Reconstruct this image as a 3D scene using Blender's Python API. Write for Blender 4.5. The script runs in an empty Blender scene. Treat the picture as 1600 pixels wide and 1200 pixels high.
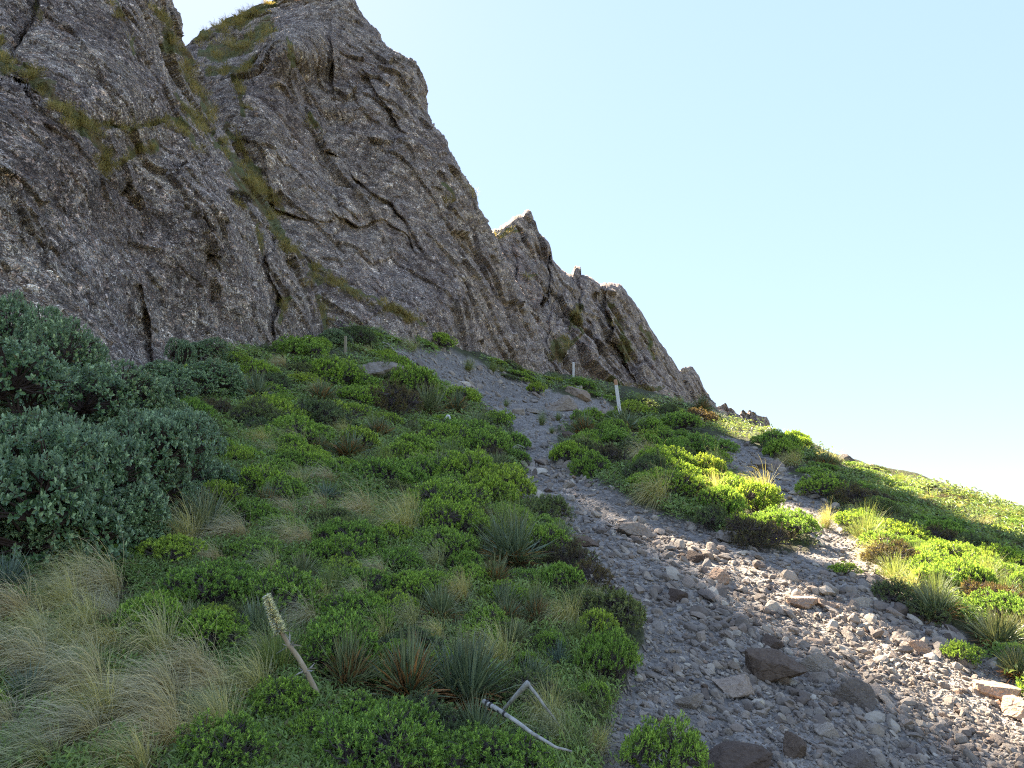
import bpy, math, random
import numpy as np
from mathutils import Vector, Matrix
from mathutils.bvhtree import BVHTree

random.seed(7)
RNG = np.random.default_rng(11)
SC = bpy.context.scene
COL = SC.collection

# ---------------------------------------------------------------- camera model
W0, H0 = 1600.0, 1200.0
FPX = 1244.0
PITCH = math.radians(10.0)
CP, SP = math.cos(PITCH), math.sin(PITCH)


def ray(px, py):
    """Direction (per metre of depth along the optical axis) through a photograph pixel."""
    px = np.asarray(px, float); py = np.asarray(py, float)
    a = (px - 800.0) / FPX
    b = -(py - 600.0) / FPX
    return np.stack([a, CP - b * SP, SP + b * CP], -1)


def at(px, py, d):
    return ray(px, py) * np.asarray(d, float)[..., None]


def project(P):
    P = np.asarray(P, float)
    x, y, z = P[..., 0], P[..., 1], P[..., 2]
    d = y * CP + z * SP
    b = -y * SP + z * CP
    dd = np.where(np.abs(d) < 1e-6, 1e-6, d)
    return 800 + FPX * x / dd, 600 - FPX * b / dd, d


# ---------------------------------------------------------------- noise
def _hash(ix, iy, iz, seed):
    h = (ix.astype(np.int64) * 374761393 + iy.astype(np.int64) * 668265263 + iz.astype(np.int64) * 2147483647 + seed * 1274126177) & 0xFFFFFFFF
    h = ((h ^ (h >> 13)) * 1274126177) & 0xFFFFFFFF
    h = ((h ^ (h >> 16)) * 2246822519) & 0xFFFFFFFF
    h = h ^ (h >> 15)
    return (h & 0xFFFFFF) / float(0xFFFFFF)


def vnoise(P, seed=0):
    P = np.asarray(P, float)
    i = np.floor(P); f = P - i
    i = i.astype(np.int64)
    u = f * f * f * (f * (f * 6 - 15) + 10)
    out = 0
    for dx in (0, 1):
        wx = u[..., 0] if dx else 1 - u[..., 0]
        for dy in (0, 1):
            wy = u[..., 1] if dy else 1 - u[..., 1]
            for dz in (0, 1):
                wz = u[..., 2] if dz else 1 - u[..., 2]
                out = out + wx * wy * wz * _hash(i[..., 0] + dx, i[..., 1] + dy, i[..., 2] + dz, seed)
    return out * 2 - 1


def fbm(P, octaves=4, seed=0, gain=0.5, lac=2.03):
    P = np.asarray(P, float)
    a, s, t = 1.0, 0.0, 0.0
    for o in range(octaves):
        s = s + a * vnoise(P, seed + o * 17); t += a
        a *= gain; P = P * lac + 3.7
    return s / t


def worley(P, seed=0):
    P = np.asarray(P, float)
    i = np.floor(P).astype(np.int64); f = P - i
    f1 = np.full(P.shape[:-1], 9.0); f2 = f1.copy(); cid = np.zeros(P.shape[:-1])
    for dx in (-1, 0, 1):
        for dy in (-1, 0, 1):
            for dz in (-1, 0, 1):
                a, b, c = i[..., 0] + dx, i[..., 1] + dy, i[..., 2] + dz
                h1 = _hash(a, b, c, seed)
                d = np.sqrt((dx + h1 - f[..., 0]) ** 2 + (dy + _hash(a, b, c, seed + 1) - f[..., 1]) ** 2 + (dz + _hash(a, b, c, seed + 2) - f[..., 2]) ** 2)
                n = d < f1
                f2 = np.where(n, f1, np.minimum(f2, d))
                cid = np.where(n, _hash(a, b, c, seed + 3), cid)
                f1 = np.where(n, d, f1)
    return f1, f2, cid


def facets(P, seed, tilt):
    """Flat, randomly tilted faces over irregular cells: broken rock with sharp edges."""
    P = np.asarray(P, float)
    i = np.floor(P).astype(np.int64); f = P - i
    f1 = np.full(P.shape[:-1], 9.0); h = np.zeros(P.shape[:-1])
    for dx in (-1, 0, 1):
        for dy in (-1, 0, 1):
            for dz in (-1, 0, 1):
                a, b, c = i[..., 0] + dx, i[..., 1] + dy, i[..., 2] + dz
                ox = f[..., 0] - dx - _hash(a, b, c, seed); oy = f[..., 1] - dy - _hash(a, b, c, seed + 1); oz = f[..., 2] - dz - _hash(a, b, c, seed + 2)
                d = ox * ox + oy * oy + oz * oz
                n = d < f1
                hh = _hash(a, b, c, seed + 3) - 0.5 + tilt * ((_hash(a, b, c, seed + 4) - .5) * ox + (_hash(a, b, c, seed + 5) - .5) * oy + (_hash(a, b, c, seed + 6) - .5) * oz)
                h = np.where(n, hh, h); f1 = np.where(n, d, f1)
    return h


def sstep(a, b, x):
    t = np.clip((x - a) / (b - a), 0, 1)
    return t * t * (3 - 2 * t)


# ---------------------------------------------------------------- scattered-data interpolation
class RBF:
    def __init__(self, X, v, kind='tps', smooth=0.0):
        self.X = np.asarray(X, float); self.kind = kind
        n = len(self.X)
        K = self._k(np.linalg.norm(self.X[:, None] - self.X[None], axis=-1)) + smooth * np.eye(n)
        A = np.zeros((n + 3, n + 3)); A[:n, :n] = K
        Pm = np.c_[np.ones(n), self.X]; A[:n, n:] = Pm; A[n:, :n] = Pm.T
        self.w = np.linalg.solve(A, np.r_[np.asarray(v, float), 0, 0, 0])

    def _k(self, r):
        if self.kind == 'tps':
            return np.where(r > 1e-9, r * r * np.log(np.maximum(r, 1e-9)), 0)
        return -r

    def __call__(self, x, y):
        x = np.asarray(x, float); y = np.asarray(y, float)
        sh = x.shape; x = x.ravel(); y = y.ravel()
        out = np.empty(len(x)); n = len(self.X)
        for s in range(0, len(x), 100000):
            q = np.c_[x[s:s + 100000], y[s:s + 100000]]
            r = np.sqrt((q[:, None, 0] - self.X[None, :, 0]) ** 2 + (q[:, None, 1] - self.X[None, :, 1]) ** 2)
            out[s:s + 100000] = self._k(r) @ self.w[:n] + self.w[n] + q @ self.w[n + 1:]
        return out.reshape(sh)


def in_poly(px, py, poly):
    px = np.asarray(px, float); py = np.asarray(py, float)
    c = np.zeros(px.shape, bool)
    n = len(poly)
    for i in range(n):
        x0, y0 = poly[i]; x1, y1 = poly[(i + 1) % n]
        if y0 == y1: continue
        cond = ((y0 > py) != (y1 > py)) & (px < (x1 - x0) * (py - y0) / (y1 - y0) + x0)
        c ^= cond
    return c


def poly_dist(px, py, line):
    """Distance to a polyline and the side (+1 = left of travel in picture coordinates)."""
    best = np.full(np.shape(px), 1e9); side = np.zeros(np.shape(px)); tt = np.zeros(np.shape(px))
    n = len(line) - 1
    for k in range(n):
        (x0, y0), (x1, y1) = line[k], line[k + 1]
        ex, ey = x1 - x0, y1 - y0
        t = np.clip(((px - x0) * ex + (py - y0) * ey) / (ex * ex + ey * ey), 0, 1)
        d = np.hypot(px - x0 - t * ex, py - y0 - t * ey)
        m = d < best
        side = np.where(m, np.sign(ex * (py - y0) - ey * (px - x0)), side)
        tt = np.where(m, (k + t) / n, tt)
        best = np.where(m, d, best)
    return best, side, tt


# ---------------------------------------------------------------- mesh and object helpers
def mesh_from(name, V, F, mats, smooth=False, attrs=None, fmat=None):
    """V (n,3), F: (m,k) int array of equal-sized faces, or a list of such arrays."""
    V = np.asarray(V, np.float32)
    Fs = F if isinstance(F, list) else [F]
    Fs = [np.asarray(f, np.int32) for f in Fs if len(f)]
    me = bpy.data.meshes.new(name)
    me.vertices.add(len(V)); me.vertices.foreach_set('co', V.ravel())
    loops = np.concatenate([f.ravel() for f in Fs])
    tot = np.concatenate([np.full(len(f), f.shape[1], np.int32) for f in Fs])
    start = np.r_[0, np.cumsum(tot)[:-1]].astype(np.int32)
    me.loops.add(len(loops)); me.loops.foreach_set('vertex_index', loops)
    me.polygons.add(len(tot)); me.polygons.foreach_set('loop_start', start); me.polygons.foreach_set('loop_total', tot)
    me.polygons.foreach_set('use_smooth', np.full(len(tot), bool(smooth)))
    for m in (mats if isinstance(mats, (list, tuple)) else [mats]):
        me.materials.append(m)
    if fmat is not None:
        me.polygons.foreach_set('material_index', np.asarray(fmat, np.int32))
    for k, a in (attrs or {}).items():
        a = np.asarray(a, np.float32)
        if a.ndim == 1:
            at_ = me.attributes.new(k, 'FLOAT', 'POINT'); at_.data.foreach_set('value', a)
        else:
            at_ = me.attributes.new(k, 'FLOAT_VECTOR', 'POINT'); at_.data.foreach_set('vector', a.ravel())
    me.update(calc_edges=True)
    return me


def grid_faces(nr, nc, flip=False):
    i = np.arange(nr - 1)[:, None] * nc + np.arange(nc - 1)[None]
    f = np.stack([i, i + 1, i + nc + 1, i + nc], -1).reshape(-1, 4)
    return f[:, ::-1] if flip else f


def add(name, me, parent=None, label=None, cat=None, group=None, kind=None, loc=None, rot=None, scale=None):
    o = bpy.data.objects.new(name, me)
    COL.objects.link(o)
    if parent is not None: o.parent = parent
    if loc is not None: o.location = loc
    if rot is not None: o.rotation_euler = rot
    if scale is not None: o.scale = scale
    if label: o['label'] = label
    if cat: o['category'] = cat
    if group: o['group'] = group
    if kind: o['kind'] = kind
    return o


def copy_thing(src, loc, rot, scale, label, group=None):
    """A copy of a thing and of its parts (mesh data shared)."""
    r = src.copy(); COL.objects.link(r)
    r.location = loc; r.rotation_euler = rot; r.scale = scale
    r['label'] = label
    if group: r['group'] = group
    for ch in src.children:
        c = ch.copy(); COL.objects.link(c); c.parent = r
        for g in ch.children:
            d = g.copy(); COL.objects.link(d); d.parent = c
    return r


# ---------------------------------------------------------------- material helpers
class Mat:
    def __init__(self, name):
        self.m = bpy.data.materials.new(name); self.m.use_nodes = True
        self.t = self.m.node_tree; self.n = self.t.nodes; self.n.clear()
        self.out = self.n.new('ShaderNodeOutputMaterial')

    def node(self, typ, props=None, **ins):
        nd = self.n.new(typ)
        for k, v in (props or {}).items(): setattr(nd, k, v)
        for k, v in ins.items():
            key = int(k[1:]) if k[0] == '_' and k[1:].isdigit() else k.replace('_', ' ')
            self.put(nd.inputs[key], v)
        return nd

    def put(self, sock, v):
        if hasattr(v, 'bl_idname') and hasattr(v, 'outputs'): self.t.links.new(v.outputs[0], sock)
        elif isinstance(v, bpy.types.NodeSocket): self.t.links.new(v, sock)
        elif isinstance(v, (tuple, list)) and len(v) == 3 and sock.type == 'RGBA': sock.default_value = (*v, 1)
        else: sock.default_value = v

    def attr(self, name): return self.node('ShaderNodeAttribute', dict(attribute_name=name))

    def ramp(self, fac, stops, interp='LINEAR'):
        r = self.node('ShaderNodeValToRGB'); cr = r.color_ramp; cr.interpolation = interp
        while len(cr.elements) < len(stops): cr.elements.new(0.5)
        for e, (p, c) in zip(cr.elements, stops):
            e.position = p; e.color = (*c, 1) if len(c) == 3 else c
        self.put(r.inputs[0], fac)
        return r

    def mix(self, fac, a, b, mode='MIX'):
        m = self.node('ShaderNodeMix', dict(data_type='RGBA', blend_type=mode, clamp_factor=True))
        self.put(m.inputs[0], fac); self.put(m.inputs[6], a); self.put(m.inputs[7], b)
        return m.outputs[2]

    def math(self, op, a, b=0.0, clamp=False):
        m = self.node('ShaderNodeMath', dict(operation=op, use_clamp=clamp))
        self.put(m.inputs[0], a); self.put(m.inputs[1], b)
        return m.outputs[0]

    def coord(self): return self.node('ShaderNodeTexCoord').outputs['Object']

    def noise(self, vec, scale, detail=4.0, rough=0.55, dist=0.0):
        nd = self.node('ShaderNodeTexNoise'); self.put(nd.inputs['Vector'], vec)
        nd.inputs['Scale'].default_value = scale; nd.inputs['Detail'].default_value = detail
        nd.inputs['Roughness'].default_value = rough; nd.inputs['Distortion'].default_value = dist
        return nd.outputs['Fac']

    def voronoi(self, vec, scale, feature='F1', rnd=1.0):
        nd = self.node('ShaderNodeTexVoronoi', dict(feature=feature)); self.put(nd.inputs['Vector'], vec)
        nd.inputs['Scale'].default_value = scale; nd.inputs['Randomness'].default_value = rnd
        return nd

    def mapping(self, vec, scale=(1, 1, 1), rot=(0, 0, 0)):
        nd = self.node('ShaderNodeMapping'); self.put(nd.inputs['Vector'], vec)
        nd.inputs['Scale'].default_value = scale; nd.inputs['Rotation'].default_value = rot
        return nd.outputs[0]

    def bump(self, h, dist=0.02, strength=1.0):
        b = self.node('ShaderNodeBump'); self.put(b.inputs['Height'], h)
        b.inputs['Distance'].default_value = dist; b.inputs['Strength'].default_value = strength
        return b.outputs[0]

    def principled(self, col, rough=0.9, spec=0.3, normal=None):
        p = self.node('ShaderNodeBsdfPrincipled')
        self.put(p.inputs['Base Color'], col); self.put(p.inputs['Roughness'], rough)
        p.inputs['Specular IOR Level'].default_value = spec
        if normal is not None: self.put(p.inputs['Normal'], normal)
        return p

    def done(self, sh):
        self.t.links.new(sh.outputs[0], self.out.inputs['Surface']); return self.m
# ================================================================ sun
SUN_AZ = math.radians(27.0)      # to the left of the view axis
SUN_EL = math.radians(41.0)
SUN_DIR = Vector((-math.sin(SUN_AZ) * math.cos(SUN_EL), math.cos(SUN_AZ) * math.cos(SUN_EL), math.sin(SUN_EL)))

# ================================================================ ground heights
def plane_z(x, y): return -1.6 - 0.15 * x + 0.21 * y

GCTRL = []
for px, py, d in [
        (220, 600, 14), (90, 575, 13), (320, 570, 18), (400, 546, 21), (500, 526, 27), (600, 505, 32), (680, 525, 36), (760, 555, 40), (850, 582, 46),
        (900, 592, 52), (960, 605, 58), (1040, 624, 70), (1120, 645, 88), (1165, 662, 110), (1205, 674, 116), (1225, 684, 52), (1265, 692, 46),
        (965, 647, 30), (850, 700, 15.2), (880, 640, 27), (760, 610, 32), (650, 580, 27), (540, 590, 20), (400, 620, 14), (560, 680, 12.4), (700, 690, 14),
        (1100, 690, 21), (1240, 745, 15), (1130, 740, 13.0), (1020, 700, 15.5), (960, 720, 13.3),
        (1290, 709, 27), (1340, 723, 25), (1400, 741, 23.5), (1450, 756, 22.5), (1500, 771, 21.5), (1550, 791, 20.5), (1600, 805, 20)]:
    GCTRL.append(at(px, py, d))
for px in (-200, 0, 250, 500, 800, 1100, 1400, 1600, 1800):           # near ground follows the tilted plane
    for py in (1300, 1150, 1000, 900, 800):
        if py == 800 and px > 1200: continue
        r = ray(px, py); d = -1.6 / (r[2] + 0.15 * r[0] - 0.21 * r[1])
        if 0 < d < 16: GCTRL.append(r * d)
for px, py, d, f, drop in [(1225, 684, 52, 1.5, 9), (1290, 709, 27, 1.5, 4.5), (1400, 741, 23.5, 1.5, 4.5), (1500, 771, 21.5, 1.5, 4.8), (1600, 805, 20, 1.5, 5.2),
                           (1205, 674, 116, 1.3, 22), (1700, 830, 19.5, 1.5, 5.5)]:
    p = at(px, py, d); GCTRL.append(np.array([p[0] * f, p[1] * f, p[2] - drop]))
    GCTRL.append(np.array([p[0] * f * 1.8, p[1] * f * 1.8, p[2] - drop * 5]))
for x, y in [(0, -1), (-4, -4), (4, -4), (0, -12), (-14, -8), (14, -10), (30, 0), (-8, 2), (-10, 6), (8, 2), (14, 6), (0, -40), (40, -30), (-40, -30)]:
    GCTRL.append(np.array([x, y, plane_z(x, y) - (0 if x < 10 else 0.02 * (x - 10) ** 2)]))
for q in [(-10, 62, 10), (-25, 52, 9), (-40, 30, 6), (0, 78, 11), (8, 105, 12), (-20, 95, 9), (-60, 80, 2), (-60, 20, 0), (20, 150, 8), (-14, 30, 7.5), (-12, 20, 4.5), (-20, 14, 4), (-30, 150, 0), (45, 160, 2)]:
    GCTRL.append(np.array(q, float))
for a in [(1200, 684, 80), (1165, 674, 95), (1150, 680, 62), (1110, 668, 62), (1225, 700, 78), (1060, 640, 62), (1190, 690, 62)]:
    GCTRL.append(at(*a))
for q in [(60, 150, -22), (100, 120, -60), (150, 60, -90), (45, 220, -25), (0, 220, -12), (160, 160, -100), (70, 60, -42), (50, 100, -18), (-80, 220, -20), (100, 0, -60), (38, 60, -14)]:
    GCTRL.append(np.array(q, float))
GCTRL = np.array(GCTRL)
_gr = RBF(GCTRL[:, :2], GCTRL[:, 2], 'tps', smooth=0.15)


# the crest of the slope: no ground rises above this outline as seen from the path, and beyond its crest it falls away
CREST = np.array([(-2000, 560, 13), (0, 560, 13), (220, 596, 14), (400, 545, 21), (500, 524, 27), (600, 503, 33), (680, 523, 36), (760, 553, 40), (850, 580, 46), (900, 591, 52), (960, 604, 58), (1040, 623, 70), (1120, 650, 88),
                  (1165, 668, 100), (1205, 678, 110), (1213, 680, 60), (1225, 684, 52), (1265, 692, 46), (1290, 709, 27), (1340, 723, 25), (1400, 741, 23.5), (1450, 756, 22.5), (1500, 771, 21.5), (1550, 791, 20.5), (1600, 805, 20), (1800, 865, 19), (2600, 1100, 16)], float)


def ground_base(x, y):
    x = np.asarray(x, float); y = np.asarray(y, float)
    z = np.maximum(_gr(x, y), -160)
    for _ in range(3):
        px, py, d = project(np.stack([x, y, z], -1))
        ok = (d > 9) & (y > 6)
        sk = np.interp(px, CREST[:, 0], CREST[:, 1]); ds = np.interp(px, CREST[:, 0], CREST[:, 2])
        lim = sk + np.clip((d - ds) * 0.55, -3, 60)
        b = -(lim - 600) / FPX                       # height over the line of sight -> world height at this depth
        zl = (SP + b * CP) / np.maximum(CP - b * SP, .2) * y
        z = np.where(ok & (z > zl), zl, z)
    return z


# ---------------------------------------------------------------- zones of the slope (photograph pixel outlines of ground areas)
SCREE = [(600, 545), (690, 540), (760, 572), (830, 598), (880, 618), (940, 622), (975, 648), (905, 652), (870, 682), (880, 722), (960, 762), (1000, 790), (1100, 822), (1180, 858),
         (1275, 852), (1195, 775), (1112, 706), (1082, 680), (1152, 682), (1264, 745), (1346, 850), (1420, 925), (1520, 1010), (1610, 1085), (1800, 1210), (1800, 1500), (800, 1500), (905, 1200),
         (935, 1130), (965, 1070), (1010, 1010), (1000, 960), (920, 915), (905, 870), (850, 800), (785, 765), (825, 722), (790, 665), (700, 600)]


def scree_mask(x, y, z):
    px, py, d = project(np.stack([x, y, z], -1))
    P = np.stack([x, y, z * 0], -1)
    j = 14 * fbm(P * 1.7, 3, 5) * np.clip(10 / np.maximum(d, 2), 0.3, 2)
    k = 14 * fbm(P * 1.7 + 50, 3, 6) * np.clip(10 / np.maximum(d, 2), 0.3, 2)
    return in_poly(px + j, py + k, SCREE) & (d > 0.5)


def ground_detail(x, y, z, scree):
    P = np.stack([x, y, 0 * x], -1)
    r = np.hypot(x, y)
    big = 0.10 * fbm(P * 0.55, 3, 21) * np.clip(r / 6, 0, 2.5)
    fine = 0.035 * fbm(P * 3.1, 3, 31)
    return big + fine + np.where(scree, 0.02 * fbm(P * 11, 2, 41) - 0.02, 0.02)


def build_ground():
    front = np.linspace(-48, 48, 560)
    back = np.concatenate([np.linspace(50, 310, 54)])
    ang = np.radians(np.r_[front, back, [312.0]])          # closes at -48
    ang = ang[:-1]
    rad = np.r_[0.0, np.geomspace(0.6, 200, 430), np.geomspace(230, 6000, 14)]
    A, R = np.meshgrid(ang, rad)
    X, Y = R * np.sin(A), R * np.cos(A)
    Z = ground_base(X, Y)
    # beyond the mountain everything falls to the lowland
    Z = np.where(R > 150, Z + (np.minimum(Z, -150) - Z) * sstep(150, 420, R), Z)
    S = scree_mask(X, Y, Z)
    Z = Z + ground_detail(X, Y, Z, S) * sstep(150, 90, R)
    nr, nc = X.shape
    V = np.stack([X, Y, Z], -1).reshape(-1, 3)
    F = grid_faces(nr, nc)
    i = np.arange(nr - 1) * nc
    F = np.r_[F, np.stack([i + nc - 1, i, i + nc, i + 2 * nc - 1], -1)]
    return V, F, S.reshape(-1).astype(float)


GV, GF, GS = build_ground()
GBVH = BVHTree.FromPolygons([Vector(v) for v in GV[: 431 * 614]], GF[(GF < 431 * 614).all(1)].tolist())


def hit(px, py):
    """Where the sight line through a photograph pixel meets the ground."""
    r = Vector(ray(px, py)); r.normalize()
    h = GBVH.ray_cast(Vector((0, 0, 0)), r)
    return (h[0], h[1]) if h[0] is not None else (None, None)


def ground_at(x, y):
    h = GBVH.ray_cast(Vector((x, y, 200)), Vector((0, 0, -1)))
    return h[0], h[1]


# ================================================================ cliffs
def depth_field(ctrl):
    c = np.array(ctrl, float)
    return RBF(c[:, :2] / 100.0, c[:, 2], 'tps', smooth=0.02)


def crease(px, py, D, line, amp, w, side, edge=2.0):
    """Push the rock back on one side of a line (a slab edge): sharp at the line, healing over w pixels."""
    j = np.stack([px / 28, py / 28, 0 * px], -1)
    d, s, t = poly_dist(px + 7 * fbm(j, 3, 31), py + 7 * fbm(j + 9, 3, 32), line)
    on = np.where(s == side, 1.0, 0.0)
    taper = np.clip(np.minimum(t, 1 - t) * 7, 0, 1)
    k = 0.75 + 0.6 * vnoise(np.stack([px / 40, py / 40, 0 * px + 2], -1), 79)
    return D + 0.8 * k * amp * taper * on * np.exp(-d / w) * sstep(0, edge, d)


def crack(px, py, D, line, amp, w):
    j = 5 * vnoise(np.stack([px / 17, py / 17, 0 * px], -1), 77)
    d, s, t = poly_dist(px + j, py + j, line)
    k = 0.55 + 0.6 * vnoise(np.stack([px / 23, py / 23, 0 * px + 8], -1), 78)
    return D + 0.55 * amp * k * np.clip(np.minimum(t, 1 - t) * 3, 0, 1) * np.exp(-(d / w) ** 2)


def rock_relief(P, k, seed, clast=1.0, joints=1.0):
    """Relief in metres for rock at world points P; k = size unit (metres)."""
    a = 0.20 * k * fbm(P / (k * 3.4), 3, seed)
    # joint-bounded blocks, longest down the dip of the slabs
    R = np.array([[0.80, 0.25, 0.46], [-0.35, 0.85, 0.30], [-0.44, -0.33, 0.84]])
    U = (P + 0.10 * k * np.stack([fbm(P / (k * 1.1), 2, seed + 90 + q) for q in range(3)], -1)) @ R.T
    m1 = 0.35 + 0.65 * sstep(-0.3, 0.3, fbm(P / (k * 2.6), 2, seed + 44))
    b = joints * k * m1 * (0.30 * facets(U * np.array([1.0, 0.8, 0.42]) / (k * 1.25), seed + 5, 1.7) + 0.13 * facets(U * np.array([1.0, 0.8, 0.6]) / (k * 0.48), seed + 25, 1.7))
    ridg = 0.05 * k * (1 - np.abs(fbm(P / (k * 0.8), 3, seed + 9)) * 2.4)
    c1, c2, ci = worley(P / (k * 0.16), seed + 12)
    c = clast * k * 0.042 * ((ci > 0.35) * (0.9 - c1) - 0.4)
    g1, g2, gi = worley(P / (k * 0.075), seed + 15)
    g = clast * k * 0.022 * (0.8 - g1)
    return a + b + ridg + c + g, ci, gi


def face_mesh(name, PX, PY, D, mat, k, seed, clast=1.0, joints=1.0, back=8.0, veg=None, ends=(True, True, True), fade=None, backdir=None):
    """A rock mass: the face towards the slope (rows run bottom to top), its relief, and its far side."""
    P = at(PX, PY, D)
    nr, nc = PX.shape
    du = np.gradient(P, axis=1); dv = np.gradient(P, axis=0)
    N = np.cross(du, dv); N /= np.linalg.norm(N, axis=-1, keepdims=True) + 1e-9
    # smooth normals for displacement
    Nm = N
    for _ in range(3):
        Nm = (Nm + np.roll(Nm, 3, 0) + np.roll(Nm, -3, 0) + np.roll(Nm, 3, 1) + np.roll(Nm, -3, 1))
        Nm /= np.linalg.norm(Nm, axis=-1, keepdims=True) + 1e-9
    tow = -P / np.linalg.norm(P, axis=-1, keepdims=True)
    Nm = Nm + 0.8 * tow
    Nm /= np.linalg.norm(Nm, axis=-1, keepdims=True)
    h, ci, gi = rock_relief(P, k, seed, clast, joints)
    if fade is not None: h = h * fade
    Q = P + Nm * h[..., None]
    return Q, N, ci, gi


def finish_cliff(name, Q, ci, gi, vg, mat, back, label, cat, bdir, steps=5, sides=('l', 'r', 't'), drop=0.9):
    """Close a rock face with a far side that falls away behind it and link it."""
    nr, nc, _ = Q.shape
    bdir = np.array(bdir, float)
    off = lambda s: (bdir[None] * back * (s ** 1.0) + np.array([0, 0, -1.0]) * back * drop * s ** 2)
    V = [Q.reshape(-1, 3)]; F = [grid_faces(nr, nc)]
    at0 = [ci.reshape(-1), gi.reshape(-1), vg.reshape(-1)]
    path = []
    if 'l' in sides: path += [(r, 0) for r in range(nr)]
    if 't' in sides: path += [(nr - 1, c) for c in range(nc)]
    if 'r' in sides: path += [(r, nc - 1) for r in range(nr - 1, -1, -1)]
    idx = [path[0]]
    for p in path[1:]:
        if p != idx[-1]: idx.append(p)
    ii = np.array([r * nc + c for r, c in idx])
    B = Q.reshape(-1, 3)[ii]
    n0 = nr * nc; m = len(ii)
    prev = ii
    for s in range(1, steps + 1):
        t = s / steps
        b = B + off(t) + 0.25 * back / steps * np.stack([fbm(B / (back * .2) + s * 5 + q * 9, 3, 60 + q) for q in range(3)], -1)
        V.append(b)
        cur = n0 + (s - 1) * m + np.arange(m)
        F.append(np.stack([prev[:-1], prev[1:], cur[1:], cur[:-1]], -1))
        at0[0] = np.r_[at0[0], ci.reshape(-1)[ii]]; at0[1] = np.r_[at0[1], gi.reshape(-1)[ii]]; at0[2] = np.r_[at0[2], vg.reshape(-1)[ii]]
        prev = cur
    V = np.concatenate(V); F = np.concatenate(F)
    me = mesh_from(name, V, F, mat, smooth=True, attrs=dict(clast=at0[0], grain=at0[1], veg=at0[2]))
    add(name, me, label=label, cat=cat, kind='structure')
    return V, F


def interp(x, pts):
    p = np.array(pts, float); return np.interp(x, p[:, 0], p[:, 1])


CLIFFS = []      # (name, V, F)


def rows_grid(py0, py1, nr, left, right, nc, usplit=None, vsplit=None):
    """rows from py0 (bottom) up to py1 (top); each row spans left(py)..right(py)."""
    t = np.linspace(0, 1, nr) if vsplit is None else np.r_[np.linspace(0, vsplit[0], nr - vsplit[1], endpoint=False), np.linspace(vsplit[0], 1, vsplit[1])]
    py = py0 + (py1 - py0) * t
    u = np.linspace(0, 1, nc) if usplit is None else np.r_[np.linspace(0, usplit[0], usplit[1], endpoint=False), np.linspace(usplit[0], 1, nc - usplit[1])]
    L = interp(py, left); R = interp(py, right)
    PX = L[:, None] + (R - L)[:, None] * u[None]
    PY = np.repeat(py[:, None], nc, 1)
    return PX, PY


def jag(v, amp, sc, seed):
    return amp * fbm(np.stack([v / sc, 0 * v + 3.3, 0 * v], -1), 4, seed, gain=0.6)


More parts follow.
